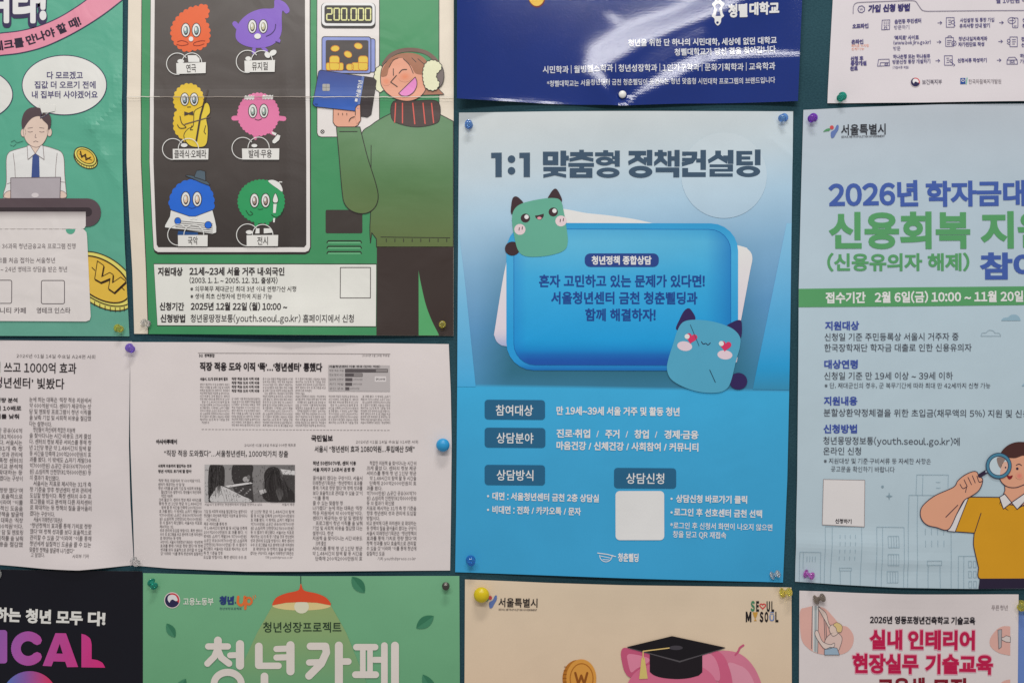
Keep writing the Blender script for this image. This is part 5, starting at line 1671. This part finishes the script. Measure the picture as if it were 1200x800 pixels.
# ------------------------------------------------------------------ beige piggy bank poster (bottom)
YP = Poster("poster", "beige poster with a pink piggy bank wearing a black graduation cap", "poster",
            [(545, 678), (640, 681.6), (730, 684), (927, 687.4)], [(543, 1200), (930, 1200)], [(545, 678), (544.4, 800), (543, 1200)], [(927, 687.4), (927.4, 800), (930, 1200)],
            lambda x, y: mix(c(224, 197, 173), c(222, 192, 166), (y - 680) / 120), paper_material("piggy_poster_print", 0.5, 0.35, 0.14, 9, 0.04, 11.0), bumps=[(735, 676, 110, 30, 3.5), (860, 770, 40, 25, 1.2)], pins=[(564.5, 694.5), (915.5, 693.5)], step=6)
POSTERS.append(YP)
b = YP.part("city_logo")
city_mark(b, 574.4, 699.4, 2, True)
b.text("서울특별시", 584.2, 629.8, 704.6, 10.6, c(50, 44, 44), 0.018, 2, 705.4)
b.text("SEOUL METROPOLITAN GOVERNMENT", 584.2, 629.4, 713, 2.6, c(100, 92, 86), 0.02, 2, 713.6)
b = YP.part("city_slogan")
KK = c(40, 36, 38)
h = 13.4
for ch, x0, x1, y, col in (("S", 879, 884, 709, c(70, 130, 96)), ("E", 885.6, 889, 709.2, KK), ("U", 897.8, 901.8, 709.4, KK), ("L", 903.4, 906.6, 709.4, KK), ("M", 873.4, 880, 721.4, KK), ("S", 889.6, 894, 721.6, KK), ("O", 895.4, 899.8, 721.6, KK), ("L", 908, 911.6, 721.6, KK)):
    b.text(ch, x0, x1, y, h, col, 0.055, 2)
b.stroke(heart(893.2, 709, 3.6), 1.2, c(200, 62, 66), 2, closed=True)
b.poly([(881.4, 716.2), (887.6, 716.2), (886, 721.6), (885, 722.6), (885, 725), (886.6, 726.4), (882.6, 726.4), (884, 725), (884, 722.6), (883, 721.6)], c(196, 150, 70), 2)
b.stroke(sp([(901.8, 720), (902, 724.6), (904, 726), (906, 724.6), (906.2, 720)], False), 1.3, c(104, 130, 180), 2)
for y in (716.4, 718.4):
    b.line(902, y, 906, y, 0.8, c(104, 130, 180), 2)
b = YP.part("coin")
b.poly(ell(676.6, 794, 17.6, 22, n=40), c(176, 112, 46), 2)
b.poly(ell(681, 793.6, 17.6, 22.4, n=40), c(212, 150, 70), 3)
b.stroke(ell(681.4, 793.8, 13.4, 17.6, n=40), 1.2, c(170, 106, 44), 4, closed=True)
b.stroke([(674, 787), (677.6, 800), (681, 790), (684.4, 800), (688, 787)], 2.6, c(140, 82, 36), 5)
for i in range(7):
    b.line(659.6 + abs(i - 3) * .5, 780 + i * 4.4, 663.6, 780 + i * 4.4, 0.7, c(140, 84, 34), 4)
b = YP.part("piggy_bank")
P1, P2, P3 = c(206, 108, 138), c(214, 130, 156), c(190, 88, 120)
b.poly(sp([(812, 772), (836, 762.6), (852, 761), (866, 764.4), (878, 774), (888, 790), (894, 812), (892, 840), (800, 850)]), c(206, 122, 146), 2)
b.poly(sp([(850, 780), (866, 778), (878, 788), (886, 810), (884, 840), (856, 840)]), c(216, 146, 166), 3)
b.stroke(sp([(861, 766), (864.4, 761.6), (866.4, 757.6), (870.6, 754.6)], False), 2.4, P3, 2)
b.poly(sp([(834, 764), (844, 763.6), (852, 776), (858, 800), (858, 840), (840, 840), (842, 800)]), c(202, 98, 130), 4)
b.poly(sp([(728, 771), (727.6, 762), (731.6, 757.6), (742, 760), (762, 764), (770, 772), (756, 780), (740, 792), (732, 786)]), P3, 5)
b.poly(sp([(735, 772), (735, 766), (741, 765), (758, 769), (760, 774), (746, 782), (739, 786)]), P2, 6)
b.poly(sp([(812, 764), (826, 763), (836, 768), (842, 782), (842, 796), (828, 790), (816, 778)]), P2, 6)
b.poly(sp([(733, 812), (738, 794), (750, 782), (772, 774), (800, 773), (822, 780), (836, 792), (842, 812), (840, 850), (736, 850)]), P1, 7)
k = b.sub("graduation_cap")
BK, BK2 = c(34, 31, 35), c(84, 80, 84)
k.poly([(761, 762), (822.4, 762), (822.4, 786)] + sp([(818, 790), (806, 793), (792, 794), (776, 792.6), (766, 789.6), (761, 785.6)], False), c(38, 34, 38), 9)
k.poly([(734, 757.4), (787, 744), (849.4, 757.6), (796, 774.6)], BK2, 10)
k.poly([(734, 756.6), (787, 743.8), (849.4, 757), (796, 772.6)], BK, 11)
k.poly(ell(791.6, 757.4, 8, 2.6), c(70, 66, 72), 12)
k.stroke([(783.6, 757.6), (753.2, 761.4), (753.2, 770)], 1.3, c(214, 186, 120), 13)
k.poly([(751.4, 769), (755, 769), (758.6, 793.4), (748.6, 793.8)], c(206, 186, 112), 13)

# ------------------------------------------------------------------ interior course poster and its blue neighbour (lower right)
ZP = Poster("poster", "plain blue sheet at the right edge beside the interior course poster", "poster",
            [(1189, 706), (1400, 708)], [(1190, 1180), (1400, 1180)], [(1189, 706), (1190, 1180)], [(1400, 708), (1400, 1180)],
            c(104, 132, 192), paper_material("blue_sheet_print", 0.5, 0.35, 0.12, 9, 0.05, 12.0), base=0.6, pins=[(1197, 707)], step=8)
IP = Poster("poster", "pinkish white interior course poster with crimson headline and a worker fitting a window", "poster",
            [(936.4, 691.2), (1000, 693.4), (1060, 694.8), (1193, 695.6)], [(936, 1180), (1193, 1180)], [(936.4, 691.2), (936, 800), (936, 1180)], [(1193, 695.6), (1192, 800), (1193, 1180)],
            c(215, 206, 206), paper_material("course_poster_print", 0.55, 0.3, 0.15, 10, 0.04, 13.0), base=1.5, bumps=[(1070, 686, 80, 25, 4)], pins=[(955, 702), (1191, 704)], step=6)
POSTERS += [ZP, IP]
b = ZP.part("text_block")
b.poly(ell(1204, 718, 5, 4), c(40, 90, 92), 1)  # visible bit of a green pin, drawn as a flat patch on the sheet
b = IP.part("headline")
b.text("2026년 영등포청년건축학교 기술교육", 1018.6, 1142, 725, 8.8, c(48, 44, 50), 0.035, 2, 726.4)
CR, CRP = c(184, 38, 78), c(226, 150, 168)
for s, x0, x1, y, y1, hh in (("실내", 1018.4, 1056.4, 748.2, 748.4, 21.5), ("인테리어", 1063.4, 1141.4, 748.4, 749.2, 21.5), ("현장실무", 998.4, 1075.4, 776, 776.8, 21.5), ("기술교육", 1083.4, 1162.6, 776.6, 777.6, 21.5)):
    b.text(s, x0 - .8, x1 + .8, y, hh + 1.4, CRP, 0.06, 2, y1)
    b.text(s, x0, x1, y, hh, CR, 0.042, 3, y1)
b.text("교육생", 1028, 1083, 804, 21.5, c(126, 36, 50), 0.042, 3)
b.text("모집", 1092, 1131.4, 804.6, 21.5, c(126, 36, 50), 0.042, 3)
b = IP.part("worker_drawing")
SAL = c(214, 168, 158)
b.poly(sp([(937, 716), (944, 711), (954, 709.6), (966, 712), (976, 722), (984, 731), (993, 734), (999.6, 744), (998, 756), (990, 764), (976, 766.6), (958, 764.6), (946, 758), (938.4, 746)]), SAL, 1, clip=True)
GL = c(92, 88, 94)
b.poly([(951.6, 709), (958.4, 709), (958, 764), (952, 762)], c(206, 204, 202), 2)
b.poly([(954, 709), (956.6, 709), (956.4, 763), (953.6, 762)], c(158, 166, 168), 3)
for p in ([(951.4, 709), (950.4, 759)], [(958.6, 709), (957.6, 764)], [(964.6, 716), (966.4, 752)], [(966.6, 717), (968.2, 750)], [(959.6, 710), (964.6, 716)]):
    b.stroke(p, 0.7, GL, 3)
b.shape(sp([(958, 711), (964, 714), (968, 719), (971, 730), (978, 735), (973, 738), (967.4, 728)]), c(216, 196, 186), GL, 0.5, 4)
b.shape(sp([(966, 750), (972, 742), (980, 740), (986, 746), (984, 756), (980, 762), (968, 760)]), c(212, 186, 178), GL, 0.5, 4)
b.shape(sp([(955, 738), (958, 738.6), (963, 750), (972, 754), (977, 752), (976, 757), (966, 759), (959, 751), (954.6, 743)]), c(214, 196, 188), GL, 0.5, 6)
b.shape(sp([(971, 736), (974, 731), (981, 733), (981, 741), (975, 744)]), c(216, 192, 180), GL, 0.5, 5)
b.shape(scallop(sp([(976, 731), (980, 728.4), (985.6, 732), (985, 738.6), (980.6, 739), (979, 734)]), 3, .4), c(212, 186, 130), GL, 0.4, 7)
b.shape([(965.4, 760), (972, 757), (980, 758), (983, 766), (965.4, 766)], c(150, 172, 190), GL, 0.5, 6)
b = IP.part("trowel_drawing")
b.poly(sp([(1183, 733), (1174, 733), (1166, 738), (1159.4, 748), (1160.6, 757), (1170, 764), (1183, 767)], False), SAL, 1)
b.shape([(1168.4, 737), (1173, 736.4), (1172.6, 757), (1169.4, 759.4)], c(170, 164, 166), GL, 0.5, 2)
b.shape([(1172.8, 746), (1175.4, 745.4), (1178, 743.6), (1183, 745), (1183, 751.4), (1178, 751), (1173, 748.6)], c(208, 196, 192), GL, 0.5, 3)
b = IP.part("pink_disc")
b.poly(sp([(1183, 795), (1175, 797), (1170, 804), (1183, 812)], False), SAL, 1)
b = IP.part("signature")
for x0, s in ((1161, "푸른"), (1171, "청년")):
    b.text(s, x0, x0 + 9, 711, 6.2, c(130, 120, 122), 0, 2)

for p in POSTERS:
    p.build()

# ------------------------------------------------------------------ pins and tacks
def lathe(profile, n=20, flat=False):
    V, F = [], []
    for r, d in profile:
        for k in range(n):
            t = 2 * math.pi * k / n
            V.append((r * math.cos(t), -d, r * math.sin(t)))
    m = len(profile)
    for i in range(m - 1):
        for k in range(n):
            a, b = i * n + k, i * n + (k + 1) % n
            F.append((a, b, b + n, a + n))
    F.append(tuple(range(n)))
    F.append(tuple(reversed(range((m - 1) * n, m * n))))
    return [tuple(v) for v in V], F


STEEL = plastic("needle_steel", (0.6, 0.6, 0.6), 0, 0.25, 1.0)
PIN_GROUP = "pins in the notice board"


def recalc(o):
    import bmesh
    bm = bmesh.new()
    bm.from_mesh(o.data)
    bmesh.ops.recalc_face_normals(bm, faces=bm.faces)
    bm.to_mesh(o.data)
    bm.free()


def smooth_by_angle(o, deg=40):
    me = o.data
    me.shade_smooth()
    me.set_sharp_from_angle(angle=math.radians(deg))


def pin_at(sheet, x, y):
    h = float(sheet.height(np.array([[x, y]], float))[0])
    return ((x - 600) * S, -h, (400 - y) * S)


def push_pin(sheet, x, y, mat, label, tilt=(0, 0), size=1.0, facets=14):
    """classic push pin: flange, waist and rounded cap on a steel needle"""
    root = empty("push_pin", pin_at(sheet, x, y), label, "push pin", PIN_GROUP)
    root.rotation_euler = (math.radians(tilt[0]), 0, math.radians(tilt[1]))
    s = 0.001 * size
    flange = [(1.2, .5), (4.6, .6), (5.0, 1.1), (4.7, 1.7), (2.9, 2.3), (2.3, 3.4)]
    cap = [(2.3, 3.4), (2.2, 5.6), (2.7, 7.4), (4.1, 8.3), (4.4, 9.0), (4.1, 10.0), (3.2, 10.6), (1.4, 10.9)]
    v, f = lathe([(r * s, d * s) for r, d in flange + cap[1:]], facets)
    o = make_mesh("grip", v, f, mat, root)
    recalc(o)
    smooth_by_angle(o, 30)
    v, f = lathe([(.45 * s, -6 * s), (.5 * s, .7 * s)], 8)
    o = make_mesh("needle", v, f, STEEL, root)
    recalc(o)
    return root


def ball_pin(sheet, x, y, mat, label, r=7.5, squash=1.0):
    root = empty("ball_pin", pin_at(sheet, x, y), label, "ball pin", PIN_GROUP)
    R = r * 0.001
    prof = []
    for k in range(1, 16):
        t = math.pi * k / 16
        prof.append((R * math.sin(t), R * squash * (1 - math.cos(t)) + 0.0006))
    v, f = lathe(prof, 28)
    o = make_mesh("head", v, f, mat, root)
    recalc(o)
    o.data.shade_smooth()
    v, f = lathe([(.0005, -.006), (.0005, .0012)], 8)
    o = make_mesh("needle", v, f, STEEL, root)
    recalc(o)
    return root


def disc_tack(sheet, x, y, mat, label, r=8.0):
    root = empty("thumb_tack", pin_at(sheet, x, y), label, "thumb tack", PIN_GROUP)
    q = 0.001
    v, f = lathe([(r * .96 * q, .5 * q), (r * q, 1.0 * q), (r * .96 * q, 1.9 * q), (r * .8 * q, 2.4 * q), (r * .75 * q, 2.1 * q), (r * .3 * q, 1.8 * q)], 32)
    o = make_mesh("head", v, f, mat, root)
    recalc(o)
    smooth_by_angle(o, 50)
    v, f = lathe([(.0005, -.006), (.0005, .0008)], 8)
    o = make_mesh("needle", v, f, STEEL, root)
    recalc(o)
    return root


PM = {
    "clear": plastic("clear_plastic", (0.93, 0.93, 0.93), 0.85, 0.04),
    "amber": plastic("yellow_clear_plastic", (1.0, 0.90, 0.20), 0.8, 0.05),
    "yellow": plastic("yellow_plastic", (0.80, 0.60, 0.01), 0.0, 0.3),
    "purple": plastic("purple_plastic", (0.36, 0.22, 0.85), 0.6, 0.06),
    "violet": plastic("violet_plastic", (0.36, 0.10, 0.75), 0.65, 0.06),
    "magenta": plastic("magenta_plastic", (0.80, 0.25, 0.80), 0.7, 0.06),
    "green": plastic("green_plastic", (0.03, 0.50, 0.38), 0.65, 0.06),
    "smoke": plastic("smoke_plastic", (0.36, 0.30, 0.25), 0.6, 0.08),
    "blue": plastic("blue_plastic", (0.24, 0.50, 0.95), 0.7, 0.06),
    "deepblue": plastic("deep_blue_plastic", (0.04, 0.32, 0.85), 0.6, 0.06),
    "sky": plastic("sky_blue_plastic", (0.03, 0.36, 0.72), 0.0, 0.35),
    "white": plastic("white_plastic", (0.85, 0.84, 0.80), 0.0, 0.25),
    "metal": plastic("dark_metal", (0.14, 0.13, 0.12), 0.0, 0.25, 0.9),
}
push_pin(LP, 138, 384, PM["amber"], "yellow see-through push pin at the foot of the mint poster with coins", (10, 45))
push_pin(KP, 169, 378, PM["clear"], "colourless push pin on the cream margin beside the ticket machine poster's info box", (8, 50))
push_pin(KP, 518.5, 380.5, PM["amber"], "yellow see-through push pin in the dark trousers of the girl poster", (-6, 4), 0.95, 9)
push_pin(NR, 152, 407, PM["purple"], "purple push pin where the two newspaper copies meet at the top", (12, 35), 1.1)
push_pin(NR, 157.5, 656, PM["clear"], "colourless push pin at the bottom of the seam between the newspaper copies", (10, 40), 1.05)
ball_pin(NR, 519.5, 520.5, PM["sky"], "large light blue ball pin on the right edge of the newspaper copy", 8.3, 0.75)
ball_pin(DP, 729, 112, PM["white"], "small white round pin in the glossy navy poster", 4.8, 0.5)
push_pin(CP, 549.5, 147, PM["blue"], "upright blue push pin above the 1:1 headline of the consulting poster", (-2, 0), 1.05, 10)
push_pin(CP, 919, 138, PM["blue"], "blue push pin leaning over, upper right of the consulting poster by the pale circle", (16, -38), 1.05, 12)
push_pin(CP, 551.5, 655, PM["deepblue"], "deep blue push pin in the lower left of the blue consulting poster", (2, 6), 1.2, 12)
push_pin(CP, 904, 673.5, PM["clear"], "colourless push pin in the lower right of the blue consulting poster", (-22, 42), 1.05)
push_pin(FP, 987, 113, PM["green"], "green push pin at the bottom of the white application steps sheet", (26, -36), 1.1)
push_pin(RP, 953, 138, PM["violet"], "violet push pin above the small city logo of the student loan poster", (20, -34), 1.1)
push_pin(RP, 943, 671, PM["magenta"], "magenta push pin over the printed buildings of the student loan poster", (8, 40), 1.1)
push_pin(GP, 178, 681, PM["green"], "green push pin in the upper left of the youth cafe poster", (20, 40), 1.1)
push_pin(GP, 522.5, 685.5, PM["metal"], "dark metallic pin in the upper right of the youth cafe poster", (-4, 4), 0.95, 18)
ball_pin(YP, 564.5, 694.5, PM["yellow"], "large yellow ball pin covering part of the logo on the piggy bank poster", 9.6, 0.7)
push_pin(YP, 915.5, 693.5, PM["amber"], "yellow see-through push pin above the stacked letters of the piggy bank poster", (-14, 40), 1.25, 10)
push_pin(IP, 955, 702, PM["smoke"], "smoky grey push pin above the worker drawing on the interior course poster", (-24, 44), 1.2)
push_pin(ZP, 1197, 707, PM["amber"], "brassy yellow push pin on the blue sheet at the right edge", (12, -30), 1.15)
disc_tack(BP, -5, 672, PM["clear"], "clear round tack on the black musical poster, half out of the picture", 8.5)

bpy.data.objects.remove(_fo)
bpy.data.curves.remove(_fc)
